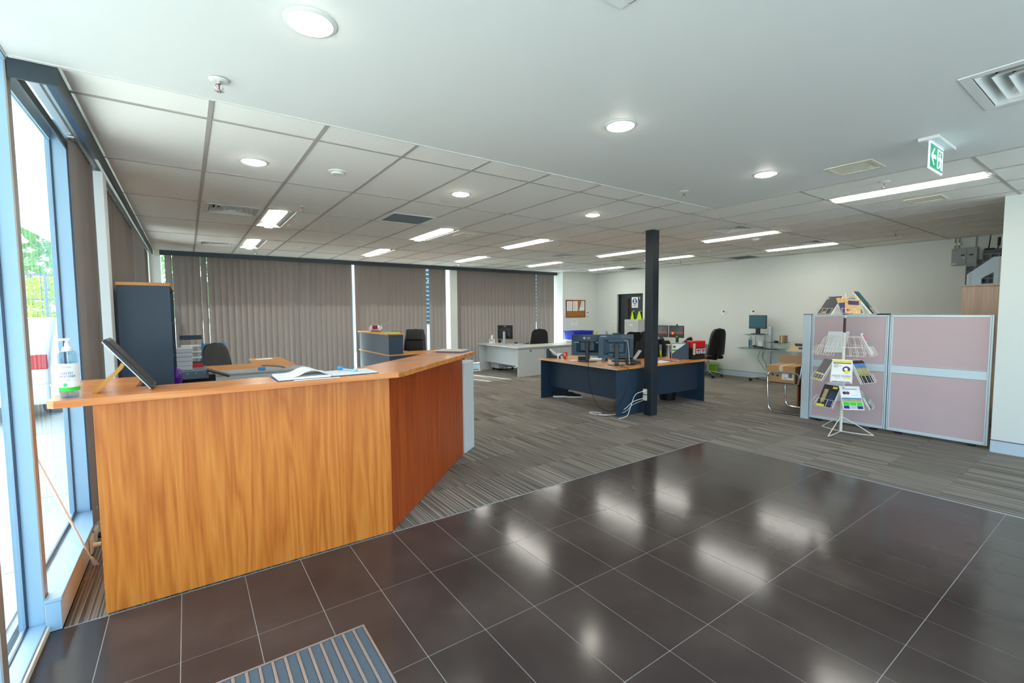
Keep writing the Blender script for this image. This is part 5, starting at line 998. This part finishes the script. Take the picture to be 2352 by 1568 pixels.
# ---------------------------------------------------------------- desk along the white wall
t = thing('wall_desk', 'white desk with open end shelf along the white wall', 'desk', (9.95, 7.2, 0))
part('desktop', G().box(9.48, 10.38, 6.42, 7.75, .69, .715), grey_top, t, True, bevel=.002); part('end_panel', G().box(9.5, 10.36, 6.44, 6.46, 0, .689), grey_lam, t, True); part('end_panel', G().box(9.5, 10.36, 7.70, 7.72, 0, .689), grey_lam, t, True); part('shelf', G().box(9.52, 10.30, 6.465, 6.90, .44, .46), grey_lam, t, True); part('divider', G().box(9.52, 10.30, 6.90, 6.92, 0, .689), grey_lam, t, True); part('back_panel', G().box(10.30, 10.315, 6.465, 7.695, .2, .689), grey_lam, t, True)
scr = bpy.data.materials.new('sunset_wallpaper'); scr.use_nodes = True; n, l, p = nodes(scr); tc = n.new('ShaderNodeTexCoord'); sx = n.new('ShaderNodeSeparateXYZ'); l.new(tc.outputs['Generated'], sx.inputs[0])
r = ramp(n, [(0, (18, 22, 20)), (.28, (60, 44, 34)), (.36, (150, 70, 40)), (.5, (66, 62, 64)), (1, (52, 56, 58))]); l.new(sx.outputs[2], r.inputs[0]); l.new(r.outputs[0], p.inputs['Emission Color']); p.inputs['Emission Strength'].default_value = .8; p.inputs['Base Color'].default_value = (.01, .01, .01, 1); p.inputs['Roughness'].default_value = .15
for y, lb, q in ((7.235, 'black monitor showing a dusky picture, half behind the column', 0), (6.775, 'black monitor with a sunset picture and a webcam on top', 1)):
    t = monitor('desk_monitor', 9.64, y, .715, math.radians(180+4-8*q), .43, .29, .305, lb, screen=scr, group='desktop monitors')
    part('stand_neck', G().box(-.05, -.015, -.03, .03, .01, .3), black, t); part('stand_base', G().box(-.1, .1, -.11, .11, 0, .012), black, t, bevel=.004)
    if q: wc = part('webcam', G().sphere((.0, .02, .465), .022, 12, 8), black, t, smooth=True); part('screen_glow', G().cyl((.0136, -.10, .265), (.0145, -.10, .265), .03, n=20), mat('sun_glow', (240, 90, 40), .4, var=0, emit=(240, 90, 40), es=1), t); part('green_shape', G().sphere((.016, .03, .185), .028, 12, 8, (.1, 1, .7)), lime, t)
t = thing('desk_phone', 'black desk telephone with red edge on the white wall desk', 'telephone', (9.72, 6.545, .715), math.radians(150)); part('body', G().prism([(-.1, 0), (.1, 0), (.1, .04), (-.1, .15)], -.1, .1, 'y'), black, t, bevel=.008); part('handset', G().tube([(-.08, .08, .17), (0, .08, .15), (.08, .08, .07)], .022, 8), black, t, smooth=True); part('screen', G().box(-.09, -.02, -.07, .03, .145, .15), screen_off, t)
t = thing('black_hat', 'black cloth hat lying by the wall desk monitors', 'hat', (9.58, 7.0, .715)); part('crown', G().lathe([(.085, 0), (.085, .03), (.06, .075), (0, .09)], 20), black_soft, t, smooth=True); part('peak', G().prism([(-.15, -.05), (-.07, -.07), (-.07, .07), (-.15, .05)], .002, .008), black_soft, t)
t = thing('green_waste_bin', 'lime green waste bin with a white liner by the white wall', 'bin', (10.24, 6.2, 0)); part('bucket', G().lathe([(0, .004), (.11, 0), (.145, .29), (.138, .29), (.106, .01), (0, .01)], 24), lime, t, smooth=40); part('liner', G().lathe([(.147, .25), (.15, .295), (.146, .305), (.136, .30), (.132, .22)], 24), mat('pale_liner', (205, 216, 180), .5, var=.08, vs=20), t, smooth=60)

# ---------------------------------------------------------------- fabric office screens
def screen(y0, y1, label):
    t = thing('office_screen', label, 'partition', (7.06, (y0+y1)/2, 0), 0, 'mauve fabric office screens'); w = (y1-y0)/2-.002; a, b = -.025, .025
    part('stile', G().box(a, b, -w, -w+.032, .03, 1.452), alu_pale, t, bevel=.003); part('stile', G().box(a, b, w-.032, w, .03, 1.452), alu_pale, t, bevel=.003)
    part('top_rail', G().box(a, b, -w+.032, w-.032, 1.425, 1.452), alu_pale, t, bevel=.003); part('bottom_rail', G().box(a, b, -w+.032, w-.032, .03, .065), alu_pale, t, bevel=.003)
    part('middle_rail', G().box(a+.002, b-.002, -w+.032, w-.032, .735, .85), alu_pale, t); part('rail_groove', G().box(a-.0005, a+.002, -w+.032, w-.032, .84, .846).box(a-.0005, a+.002, -w+.032, w-.032, .739, .745), taupe_mat, t)
    part('fabric_panel', G().box(a+.006, b-.006, -w+.032, w-.032, .85, 1.425), pink_fabric, t); part('fabric_panel', G().box(a+.006, b-.006, -w+.032, w-.032, .065, .735), pink_fabric, t)
    for s in (-1, 1): part('foot', G().box(-.03, .03, s*w*.72-.03, s*w*.72+.03, 0, .03), black, t)
    for q in (-w+.016, w-.016): part('stile_groove', G().box(a-.0008, a, q-.002, q+.002, .03, 1.45), grey_plastic, t)
alu_pale = mat('pale_aluminium', (206, 220, 228), .4, .15, var=.02)
screen(1.04, 1.935, 'mauve fabric screen standing next to the white near wall'); screen(1.94, 2.80, 'mauve fabric screen behind the wire brochure stand')
t = thing('screen_end_post', 'pale aluminium end post of the fabric screens', 'post', (7.06, 2.855, 0)); part('cover', G().box(-.032, .032, -.05, .05, .0, 1.455), alu_pale, t, bevel=.004); part('top_cap', G().box(-.03, .03, -.048, .048, 1.4552, 1.462), black, t)
t = thing('marker_pen_tray', 'long dark pen lying on top of the fabric screens', 'pen', (7.06, 2.06, 1.4525)); part('barrel', G().cyl((0, -.09, .008), (0, .08, .008), .008, n=10), black, t, smooth=True); part('cap', G().cyl((0, -.12, .008), (0, -.09, .008), .0095, n=10), ink, t, smooth=True)

# ---------------------------------------------------------------- wire brochure stand
BX0, BY0 = 6.587, 2.255
cdir = Vector((-BX0, -BY0, 0)).normalized(); rdir = Vector((-cdir.y, cdir.x, 0))
if rdir.dot(_r2) < 0: rdir = -rdir
def az(deg): v = cdir*math.cos(math.radians(deg))+rdir*math.sin(math.radians(deg)); return math.atan2(v.y, v.x)
TIER = [(1.60, 1.455, 14), (1.19, .965, 20), (.845, .645, -3), (.53, .33, 23)]      # ring height, pocket foot, azimuth of the first pocket
st = thing('brochure_stand', 'white wire brochure stand with four tiers before the mauve screens', 'display stand', (BX0, BY0, 0))
part('pole', G().cyl((0, 0, .01), (0, 0, 1.24), .0165, n=16).cyl((0, 0, 1.42), (0, 0, 1.72), .0165, n=16), wire, st, smooth=40); part('dark_pole_section', G().cyl((0, 0, 1.24), (0, 0, 1.42), .014, n=16), mat('worn_dark_steel', (60, 48, 44), .35, .6, var=.2, vs=30), st, smooth=40)
for dx, dy in ((-.37, .0), (.106, -.305), (.124, .25)):
    part('foot', G().tube(smooth_pts([(0, 0, .20), (dx*.5, dy*.5, .11), (dx*.93, dy*.93, .022), (dx, dy, .010), (dx*.93, dy*.93, .006), (dx*.5, dy*.5, .006), (0, 0, .012)], 4), .0055, 8), wire, st, smooth=True)
def pocket_frame(tier, deg):
    zr, zb, _ = TIER[tier]; a = az(deg); ro = .285; ri = .18
    o = Vector((math.cos(a), math.sin(a), 0)); s = Vector((-math.sin(a), math.cos(a), 0))
    foot = o*ro+Vector((0, 0, zb)); top = o*ri+Vector((0, 0, zr)); up = (top-foot).normalized(); nrm = s.cross(up); nrm = nrm if nrm.dot(o) > 0 else -nrm
    return foot, up, s, nrm, (top-foot).length
for ti in range(4):
    ring = part('tier_ring', G().tube([(.18*math.cos(k*PI/12), .18*math.sin(k*PI/12), TIER[ti][0]) for k in range(24)], .0028, 5, True), wire, st, smooth=True)
    for k in range(3): a = k*2*PI/3+ti; part('spoke', G().cyl((0, 0, TIER[ti][0]), (.18*math.cos(a), .18*math.sin(a), TIER[ti][0]), .0028, n=5), wire, ring)
    for k in range(6):
        foot, up, s, nr, L = pocket_frame(ti, TIER[ti][2]+60*k); g = G(); W = .105
        for q in (-1, -.33, .33, 1): g.tube([foot+s*(W*q)+up*L, foot+s*(W*q)-nr*.004, foot+s*(W*q)+nr*.036, foot+s*(W*q)+nr*.036+up*(L*.42)], .0021, 5)
        g.cyl(foot-s*W+nr*.036+up*(L*.42), foot+s*W+nr*.036+up*(L*.42), .0021, n=5).cyl(foot-s*W+nr*.036, foot+s*W+nr*.036, .0021, n=5).cyl(foot-s*W-nr*.003+up*(L*.5), foot+s*W-nr*.003+up*(L*.5), .0021, n=5)
        part('wire_pocket', g, wire, st)
def brochure(label, ti, k, mt, art=(), w_=.2, h=.285, th=.012, off=0, roll=0, lift=.006):
    foot, up, s, nr, L = pocket_frame(ti, TIER[ti][2]+60*k)
    sx = s if s.dot(rdir) > 0 else -s
    if up.cross(sx).dot(nr) < 0 and sx.cross(up).dot(nr) < 0: sx = -sx
    org = foot+up*lift+nr*(.004+off)+Vector((BX0, BY0, 0)); x = sx; y = up; z = x.cross(y)
    if z.dot(nr) < 0: x = -x; z = x.cross(y)
    M = Matrix(((x.x, y.x, z.x, org.x), (x.y, y.y, z.y, org.y), (x.z, y.z, z.z, org.z), (0, 0, 0, 1)))
    t = thing('brochure', label, 'brochure', tuple(org), 0, 'brochures in the wire stand'); Rm = Matrix.Rotation(math.radians(roll), 4, 'Z')
    part('pages', G().box(-w_/2, w_/2, 0, h, 0, th).xf(M @ Rm), paper, t, True); part('cover', G().box(-w_/2-.001, w_/2+.001, -.0005, h+.0005, th, th+.0008).xf(M @ Rm), mt, t, True)
    zz = th+.0009
    for e in art:
        if e[0] == 'r': part('print_block', G().box(-w_/2+e[1]*w_, -w_/2+e[2]*w_, e[3]*h, e[4]*h, zz, zz+.0004).xf(M @ Rm), e[5], t, True); zz += .0003
        elif e[0] == 'c': part('print_disc', G().cyl((-w_/2+e[1]*w_, e[2]*h, zz), (-w_/2+e[1]*w_, e[2]*h, zz+.0004), e[3]*w_, n=22).xf(M @ Rm @ Matrix.Diagonal((1, 1, 1, 1))), e[4], t, True); zz += .0003
        else:
            me = TX[e[1]].copy(); me.transform(world_of(t).inverted() @ M @ Rm @ TR(-w_/2+e[2]*w_, e[3]*h, zz) @ Matrix.Diagonal((e[4]*1.4, e[4]*1.4, .02, 1))); me.materials.clear(); me.materials.append(ink); o = bpy.data.objects.new('lettering', me); C.objects.link(o); o.parent = t
    return t
yel = mat('brochure_yellow', (238, 222, 30), .4, var=.05); nav = mat('brochure_navy', (36, 40, 110), .4, var=.1); lav = mat('brochure_lavender', (190, 186, 226), .5, var=.05); tyre = mat('brochure_tyre_blue_black', (50, 62, 110), .5, var=.4, vs=90)
dkc = mat('brochure_dark_photo', (42, 42, 50), .3, var=.6, vs=18); tealc = mat('brochure_teal_photo', (60, 110, 112), .3, var=.7, vs=16); skyc = mat('brochure_sky_photo', (70, 130, 180), .3, var=.5, vs=9); orc = mat('brochure_orange_photo', (220, 170, 110), .35, var=.6, vs=22); prp = mat('brochure_purple_photo', (70, 64, 110), .3, var=.6, vs=22); grn = mat('brochure_green', (60, 200, 50), .4, var=.3, vs=10); pinkc = mat('brochure_pink', (222, 110, 140), .4, var=.2); rdc = mat('brochure_red', (190, 40, 40), .4, var=.1); khaki = mat('brochure_khaki', (170, 160, 110), .4, var=.4, vs=14)
brochure('white tyre brochure with yellow banner facing the room on the third tier', 2, 0, paper, (('r', .06, .94, .86, .95, yel), ('r', .06, .94, .82, .855, nav), ('c', .72, .58, .19, tyre), ('c', .70, .58, .09, paper), ('c', .76, .45, .12, yel), ('r', .04, .46, .25, .31, lav), ('r', .5, .96, .25, .31, lav), ('r', .2, .44, .19, .23, yel), ('r', .62, .94, .19, .23, yel), ('r', .06, .94, .02, .045, nav), ('t', 'Radial', .22, .76, .013), ('t', 'Agricultural', .30, .71, .011), ('t', 'Tyres', .2, .66, .013)), h=.297)
brochure('black and yellow brochure in the left pocket of the third tier', 2, 5, dkc, (('r', .0, 1, .26, .31, yel), ('r', 0, 1, .0, .05, yel), ('r', .05, .9, .08, .22, prp))); brochure('plain pale blue brochure behind the black and yellow one', 2, 5, mat('brochure_pale_blue', (170, 196, 214), .4, var=.1), (), off=-.014, th=.006)
brochure('brochure with red, blue sky and green hill picture on the third tier', 2, 1, khaki, (('r', 0, 1, .86, 1, mat('brochure_maroon', (70, 20, 30), .4)), ('r', 0, 1, .66, .86, skyc), ('r', 0, 1, 0, .35, dkc))); brochure('thick pile of white edged leaflets beside the blue sky brochure', 2, 1, tealc, (), off=-.018, th=.014)
brochure('white brochure with red and blue logos at the back of the third tier', 2, 2, paper, (('c', .35, .55, .09, rdc), ('c', .6, .55, .08, skyc), ('r', .2, .8, .38, .45, rdc)))
brochure('white brochure with two tyres and a green wave on the fourth tier', 3, 0, paper, (('r', .02, .98, .17, .34, grn), ('r', .02, .98, .34, .44, khaki), ('r', .02, .98, .44, .5, skyc), ('r', .02, .98, .03, .16, nav), ('r', .3, .7, .03, .16, mat('brochure_lilac', (200, 180, 200), .4, var=.3)), ('c', .2, .7, .09, dkc), ('c', .23, .7, .045, rdc), ('c', .36, .7, .09, tyre), ('c', .36, .7, .04, rdc), ('r', .14, .24, .92, .95, rdc), ('r', .14, .86, .86, .88, ink), ('r', .55, .86, .6, .615, lav)), h=.29, w_=.21, th=.018)
brochure('narrow yellow and dark brochure in the left pocket of the fourth tier', 3, 5, dkc, (('r', 0, .5, 0, .1, yel), ('r', .6, .9, .85, .95, yel), ('r', .15, .4, .2, .8, khaki), ('r', .55, .95, .05, .7, mat('brochure_deep_blue', (40, 60, 100), .4, var=.3))))
brochure('pale sheet hanging at the back of the fourth tier', 3, 3, mat('brochure_pale_aqua', (180, 208, 214), .5, var=.05)); brochure('grey and black card in the right pocket of the fourth tier', 3, 1, mat('brochure_grey_green', (130, 150, 146), .4, var=.2), (('r', .1, .9, .02, .3, black),), h=.15)
brochure('pale aqua sheet at the back left of the second tier', 1, 3, mat('brochure_pale_aqua'), (), h=.297, w_=.23); brochure('pink and white folded leaflet in the right pocket of the second tier', 1, 1, paper, (('r', 0, 1, .62, .95, pinkc), ('r', 0, 1, .0, .06, pinkc), ('r', .1, .8, .4, .6, grey_plastic)), w_=.1)
brochure('black brochure leaning at the far left of the top tier', 0, 4, dkc, (), h=.25); brochure('dark glossy magazine in the left front of the top tier', 0, 5, dkc, (('r', .3, .6, .05, .15, orc),), h=.26)
brochure('purple and orange magazine in the front of the top tier', 0, 0, prp, (('r', 0, 1, .7, 1, orc), ('r', .5, .9, .75, .9, skyc)), h=.25, roll=8); brochure('pale orange travel magazine standing before the purple one', 0, 0, orc, (('r', .2, .9, .6, .9, prp), ('c', .2, .2, .12, rdc)), h=.2, off=.016, w_=.15, roll=-6)
brochure('teal and black magazine rising highest from the top tier', 0, 1, tealc, (('r', .0, 1, .0, .4, dkc), ('r', .6, .8, .05, .4, orc), ('r', .8, 1, 0, .4, skyc)), h=.33, roll=0)

# ---------------------------------------------------------------- chrome cantilever chair with cartons
t = thing('cantilever_chair', 'chrome cantilever armchair with black seat behind the fabric screens', 'chair', (7.39, 3.15, 0))
for x in (7.115, 7.665):
    P = [(x, 2.86, .014), (x, 3.10, .014), (x, 3.29, .014), (x, 3.36, .045), (x, 3.385, .13), (x, 3.405, .50), (x, 3.385, .575), (x, 3.33, .595), (x, 3.05, .605), (x, 2.985, .585), (x, 2.97, .52), (x, 2.985, .455), (x, 3.05, .435), (x, 3.40, .43)]
    part('tube_frame', G().tube(smooth_pts(P, 4), .0125, 8), chrome, t, True, smooth=True)
part('rear_floor_bar', G().cyl((7.115, 2.865, .014), (7.665, 2.865, .014), .0125), chrome, t, True, smooth=True); part('front_bar', G().cyl((7.115, 3.40, .43), (7.665, 3.40, .43), .011), chrome, t, True, smooth=True)
part('seat', G().box(7.135, 7.645, 2.99, 3.39, .425, .448), black_soft, t, True, bevel=.008); part('backrest', G().add([(7.13, 2.985, .45), (7.65, 2.985, .45), (7.65, 2.935, .80), (7.13, 2.935, .80), (7.13, 2.96, .45), (7.65, 2.96, .45), (7.65, 2.91, .80), (7.13, 2.91, .80)], [(0, 1, 2, 3), (7, 6, 5, 4), (0, 4, 5, 1), (1, 5, 6, 2), (2, 6, 7, 3), (3, 7, 4, 0)]), black_soft, t, True, bevel=.006)
for x in (7.12, 7.66): part('back_post', G().tube([(x, 2.975, .45), (x, 2.93, .79)], .011, 8), chrome, t, True, smooth=True)
t = thing('carton', 'taped brown carton with a shipping label sitting on the cantilever chair', 'box', (7.38, 3.23, .449)); part('body', G().box(-.225, .225, -.19, .205, 0, .245), card, t, bevel=.002)
part('flap', G().box(-.225, .225, -.19, .006, .2455, .249), card, t); part('flap', G().box(-.225, .225, .010, .205, .2455, .249), card, t); part('raised_flap', G().add([(.216, -.19, .249), (.216, .235, .249), (.236, .235, .375), (.236, -.19, .375), (.219, -.19, .249), (.219, .235, .249), (.239, .235, .375), (.239, -.19, .375)], [(0, 1, 2, 3), (7, 6, 5, 4), (0, 4, 5, 1), (1, 5, 6, 2), (2, 6, 7, 3), (3, 7, 4, 0)]), card2, t); part('packing_tape', G().box(-.227, .227, -.022, .03, .2492, .2502).box(-.2272, -.2255, -.022, .03, .17, .2492), mat('pale_tape', (222, 206, 184), .3, var=.15, vs=40), t)
part('shipping_label', G().box(-.2266, -.2254, -.17, -.01, .05, .155), paper, t); part('label_print', G().box(-.2272, -.2267, -.155, -.10, .08, .145).box(-.2272, -.2267, -.085, -.03, .07, .078), grey_plastic, t); part('care_marks', G().cyl((-.2254, .05, .10), (-.2262, .05, .10), .018, n=14).cyl((-.2254, .12, .11), (-.2262, .12, .11), .016, n=14), ink, t)
t = thing('red_brown_desk', 'red-brown wooden desk behind the fabric screens', 'desk', (8.1, 2.75, 0)); part('top', G().box(7.76, 8.34, 1.9, 3.30, .60, .625), redwood, t, True, bevel=.002); part('end_panel', G().box(7.79, 8.32, 3.25, 3.272, 0, .60), redwood, t, True); part('end_panel', G().box(7.79, 8.32, 1.92, 1.942, 0, .60), redwood, t, True); part('modesty_panel', G().box(8.0, 8.018, 1.945, 3.248, .1, .60), redwood, t, True)

# ---------------------------------------------------------------- standing computer workstation by the white wall
t = thing('standing_workstation', 'tall steel pole workstation with glass shelves by the white wall', 'workstation', (10.15, 4.83, 0))
part('pole', G().box(-.03, .03, -.034, .034, .07, 1.18), alu, t, bevel=.012, seg=3)
for dx, dy in ((-.28, .25), (.12, .30), (-.28, -.25), (.12, -.28)):
    lg = part('base_leg', G().tube([(0, 0, .09), (dx*.6, dy*.6, .085), (dx, dy, .075)], .02, 8), alu, t, smooth=True); part('castor', G().cyl((dx-.012, dy, .032), (dx+.012, dy, .032), .031, n=14).cyl((dx, dy, .03), (dx, dy, .075), .008, n=6), black, lg)
for z, y0, y1, nm in ((.995, .02, .46, 'monitor_shelf'), (.695, -.26, .60, 'keyboard_shelf'), (.838, -.34, -.02, 'side_shelf')):
    sh = part(nm, G().box(-.22, .16, y0, y1, z, z+.008), glass_shelf, t); part('bracket', G().box(-.16, -.13, y0+.03, y1-.03, z-.035, z-.001), alu, sh); part('bracket_screw', G().cyl((-.1605, y0+.08, z-.018), (-.164, y0+.08, z-.018), .008, n=10).cyl((-.1605, y1-.1, z-.018), (-.164, y1-.1, z-.018), .008, n=10), black, sh)
part('loose_cables', G().tube(smooth_pts([(-.05, .1, .69), (-.06, .12, .5), (-.02, .06, .36), (0, .05, .26)]), .004).tube(smooth_pts([(-.05, .16, .69), (-.08, .2, .48), (-.05, .1, .3), (-.02, .06, .22)]), .004).tube(smooth_pts([(-.1, .0, .69), (-.13, .08, .56), (-.1, .02, .42), (-.06, .04, .3)]), .003), ink, t, smooth=True)
part('rear_cables', G().tube(smooth_pts([(.0, .30, .99), (.0, .31, .85), (.02, .29, .71)]), .004).tube(smooth_pts([(.0, .10, .99), (.0, .11, .85), (.02, .1, .71)]), .004), ink, t, smooth=True)
t = monitor('desk_monitor', 10.10, 5.07, 1.003, PI, .375, .29, .265, 'small black monitor with teal screen on the standing workstation', screen=mat('teal_screen', (44, 74, 82), .15, var=.05, emit=(44, 76, 84), es=.6), group='desktop monitors'); part('stand_neck', G().box(-.03, .0, -.045, .045, .01, .14), black, t, bevel=.006); part('stand_base', G().box(-.09, .09, -.105, .105, 0, .014), black, t, bevel=.005)
sanitiser(10.10, 5.22, .703, 1.0, 'pump bottle of sanitiser on the workstation keyboard shelf', PI/2, letters=False)
t = thing('white_box', 'white and pale blue carton on the workstation keyboard shelf', 'box', (10.16, 5.03, .703)); part('box', G().box(-.06, .06, -.065, .065, 0, .155), paper, t, bevel=.002); part('blue_side', G().box(-.0612, -.0602, .03, .064, 0.01, .15), mat('brochure_pale_blue'), t)
t = thing('barcode_scanner', 'black handheld scanner lying on the workstation keyboard', 'scanner', (9.985, 4.98, .716)); part('handle', G().tube([(-.0, -.10, .018), (0, 0, .022), (0, .07, .03)], .016, 8), black, t, smooth=True); part('head', G().box(-.03, .03, .06, .12, .008, .055), black, t, bevel=.01)
t = thing('keyboard', 'black keyboard on the glass shelf of the workstation', 'keyboard', (9.99, 4.85, .703), PI/2); part('case', G().box(-.22, .22, -.055, .055, 0, .012), black, t, bevel=.003)
for r in range(3): part('key_row', G().box(-.21, .21, -.045+.03*r, -.022+.03*r, .0122, .0135), grey_plastic, t)
t = thing('computer_mouse', 'black computer mouse on the workstation side shelf', 'mouse', (10.06, 4.66, .846)); part('shell', G().sphere((0, 0, .014), .05, 14, 8, (.7, 1, .5)), black, t, smooth=True); part('wheel', G().cyl((-.004, .03, .036), (.004, .03, .036), .008), grey_plastic, t)
t = thing('pc_tower', 'black computer tower on the carpet beside the workstation', 'computer', (10.20, 4.445, 0)); part('case', G().box(-.2, .17, -.09, .09, 0, .50), black, t, bevel=.004); part('front_bezel', G().box(-.212, -.2, -.085, .085, .01, .49), grey_plastic, t)
t = thing('side_table', 'small grey table with black leg by the white wall', 'table', (10.12, 4.05, 0)); part('top', G().box(-.24, .24, -.35, .33, .69, .71), grey_top, t, bevel=.002); part('leg', G().cyl((0, .08, .02), (0, .08, .69), .03), black, t, smooth=True); part('foot', G().box(-.2, .2, -.16, .3, 0, .02), black, t, bevel=.006)
t = thing('carton', 'beige flat carton with blue label on the small grey table', 'box', (10.08, 4.14, .711)); part('body', G().box(-.15, .15, -.2, .2, 0, .085), mat('beige_carton', (214, 190, 138), .7, var=.05), t, bevel=.002); part('blue_label', G().box(-.1515, -.1502, -.1, .03, .03, .065), ink_blue, t)
t = thing('dark_binder', 'dark grey binder lying on the beige carton', 'binder', (10.08, 4.12, .797)); part('cover', G().prism([(-.13, 0), (.13, 0), (.13, .03), (-.13, .055)], -.13, .13, 'y').xf(RZ(0)), mat('binder_grey', (72, 70, 80), .5, var=.1), t, bevel=.003); part('pages', G().box(-.125, .12, .131, .134, .004, .028), paper, t)
t = thing('carton', 'small grey-brown carton on the workstation side shelf', 'box', (10.12, 4.545, .847)); part('body', G().box(-.08, .08, -.045, .045, 0, .145), card2, t, bevel=.002); part('tape', G().box(-.0806, -.0802, -.008, .008, .0, .145), mat('pale_tape'), t)

# ---------------------------------------------------------------- electrical cabinet, wooden cabinet and crates above the screens
t = thing('electrical_cabinet', 'grey electrical cabinet high on the white wall', 'electrical cabinet', (XR, 1.90, 2.36)); gm = mat('enclosure_grey', (150, 158, 158), .45, var=.03)
part('body', G().box(-.12, -.001, -.145, .158, -.13, .138), gm, t, bevel=.003); part('door', G().box(-.128, -.12, -.022, .155, -.127, .135), gm, t, bevel=.002); part('door', G().box(-.128, -.12, -.142, -.026, -.127, .135), gm, t, bevel=.002)
part('window', G().box(-.1295, -.128, .0, .044, .01, .032), black, t); part('window', G().box(-.1295, -.128, -.10, -.052, .012, .034), black, t); part('latch', G().cyl((-.128, .012, -.02), (-.135, .012, -.02), .012, n=14), chrome, t); part('warning_label', G().box(-.1292, -.128, .10, .15, -.122, -.098), cream, t); part('maker_plate', G().box(-.1292, -.128, .07, .13, .105, .115), mat('plate_green', (90, 130, 90), .5), t)
for y in (.13, .083, -.118): part('conduit', G().cyl((-.06, y, .138), (-.06, y, .311), .011, n=12), gm, t, smooth=True)
part('coupling', G().box(-.085, -.035, .108, .152, .19, .235), cream, t, bevel=.003); part('coupling', G().box(-.085, -.035, .062, .104, .19, .235), cream, t, bevel=.003)
t = thing('wooden_cabinet', 'tall pale beech cabinet behind the fabric screens', 'cabinet', (8.74, 1.13, 0)); part('body', G().box(-.22, .24, -.45, .45, .0, 1.815), beech_pale, t, bevel=.002); part('door', G().box(-.242, -.222, .002, .449, .05, 1.81), beech_pale, t, bevel=.001); part('door', G().box(-.242, -.222, -.449, -.002, .05, 1.81), beech_pale, t, bevel=.001); part('top', G().box(-.245, .245, -.455, .455, 1.816, 1.838), beech_pale, t, bevel=.001); part('sticker', G().cyl((-.2455, .13, 1.828), (-.247, .13, 1.828), .007, n=10), paper, t)
t = thing('magazine_rack', 'pale blue sloped organiser box with dark inner crate on the beech cabinet', 'organiser', (8.62, 1.27, 1.8385)); pbx = mat('pale_blue_board', (190, 212, 226), .4, var=.03)
out = [(.27, 0), (-.34, 0), (-.34, .345), (.03, .345), (.27, .135)]; hole = [(.13, .004), (.02, .004), (.02, .14), (.035, .145), (.13, .075)]
bmv = G().prism([(.27, 0), (.27, .135), (.13, .2575), (.13, 0)], -.004, .0, 'x').prism([(.13, .075), (.13, .2575), (.03, .345), (.02, .345), (.02, .145), (.035, .145)], -.004, .0, 'x').prism([(.02, 0), (.02, .345), (-.34, .345), (-.34, 0)], -.004, 0, 'x')
part('side_panel', bmv.xf(TR(-.12, 0, 0)), pbx, t); part('side_panel', G().prism(out, .12, .124, 'x'), pbx, t); part('front_edge', G().box(-.12, .12, .262, .27, 0, .135), pbx, t); part('base', G().box(-.118, .118, -.34, .26, 0, .004), pbx, t)
part('grey_band', G().box(-.1255, -.1242, .222, .25, .01, .15), grey_steel, t); part('grey_band', G().box(-.1255, -.1242, -.14, -.02, .01, .33), grey_steel, t)
cr = mat('crate_slate', (70, 80, 92), .4, var=.06)
def crate_grid(y0, y1, z0, z1, ny, nz, x):
    g = G()
    for (a, b, c, d2) in rect_minus((y0, y1, z0, z1), [(y0+(y1-y0)*(i+.14)/ny, y0+(y1-y0)*(i+.86)/ny, z0+(z1-z0)*(j+.14)/nz, z0+(z1-z0)*(j+.86)/nz) for i in range(ny) for j in range(nz)]): g.box(x, x+.006, a, b, c, d2)
    return g
part('inner_grid', crate_grid(.02, .13, .005, .145, 2, 2, -.112), cr, t); part('inner_back', G().box(-.02, -.01, -.3, .25, .005, .12), black, t)
t2 = thing('plastic_crate', 'low dark slotted crate behind the front of the pale blue organiser', 'crate', (8.80, 1.34, 1.8385)); part('grid_side', crate_grid(.0, .27, .0, .27, 3, 3, 0), cr, t2); part('cell_shade_panel', G().box(.018, .024, .0, .27, .008, .26), black, t2); part('base', G().box(.0, .025, .0, .26, 0, .008), cr, t2)  # black panel added behind the grid as the shade inside its cells
t2 = thing('plastic_crate', 'tall dark slotted crate carrying the router', 'crate', (8.83, 1.36, 1.8385)); part('grid_side', crate_grid(-.30, .10, .0, .42, 5, 4, .0), cr, t2); part('cell_shade_panel', G().box(.05, .056, -.30, .10, .012, .42), black, t2); part('base', G().box(.01, .12, -.30, .1, 0, .012), cr, t2); part('top', G().box(.0, .12, -.30, .11, .42, .428), cr, t2)  # its black panel likewise stands in for shade in the cells
t2 = thing('brown_board', 'dark brown board standing behind the crates', 'board', (8.97, 1.42, 1.8385)); part('board', G().box(0, .01, -.09, .11, .0, .36), mat('dark_brown_board', (74, 62, 56), .6, var=.1), t2); part('coiled_wires', G().tube([(-.012, .06-.012*k, .30+.03*math.sin(k*1.1)) for k in range(10)], .003), black, t2, smooth=True)
t = thing('wifi_router', 'black router with two upright antennas on top of the crates', 'router', (8.89, 1.325, 2.267)); part('case', G().box(-.055, .06, -.28, .13, 0, .05), black, t, bevel=.008); part('antenna', G().cyl((-.02, .085, .05), (-.02, .07, .24), .008, .006, 10), black, t, smooth=True); part('antenna_base', G().box(-.04, .04, .03, .12, .05, .066), black, t, bevel=.006); part('antenna', G().cyl((-.02, -.0, .05), (-.02, -.01, .09), .007, n=10).cyl((-.02, -.01, .09), (-.02, -.012, .20), .015, .015, 12), black, t, smooth=True)
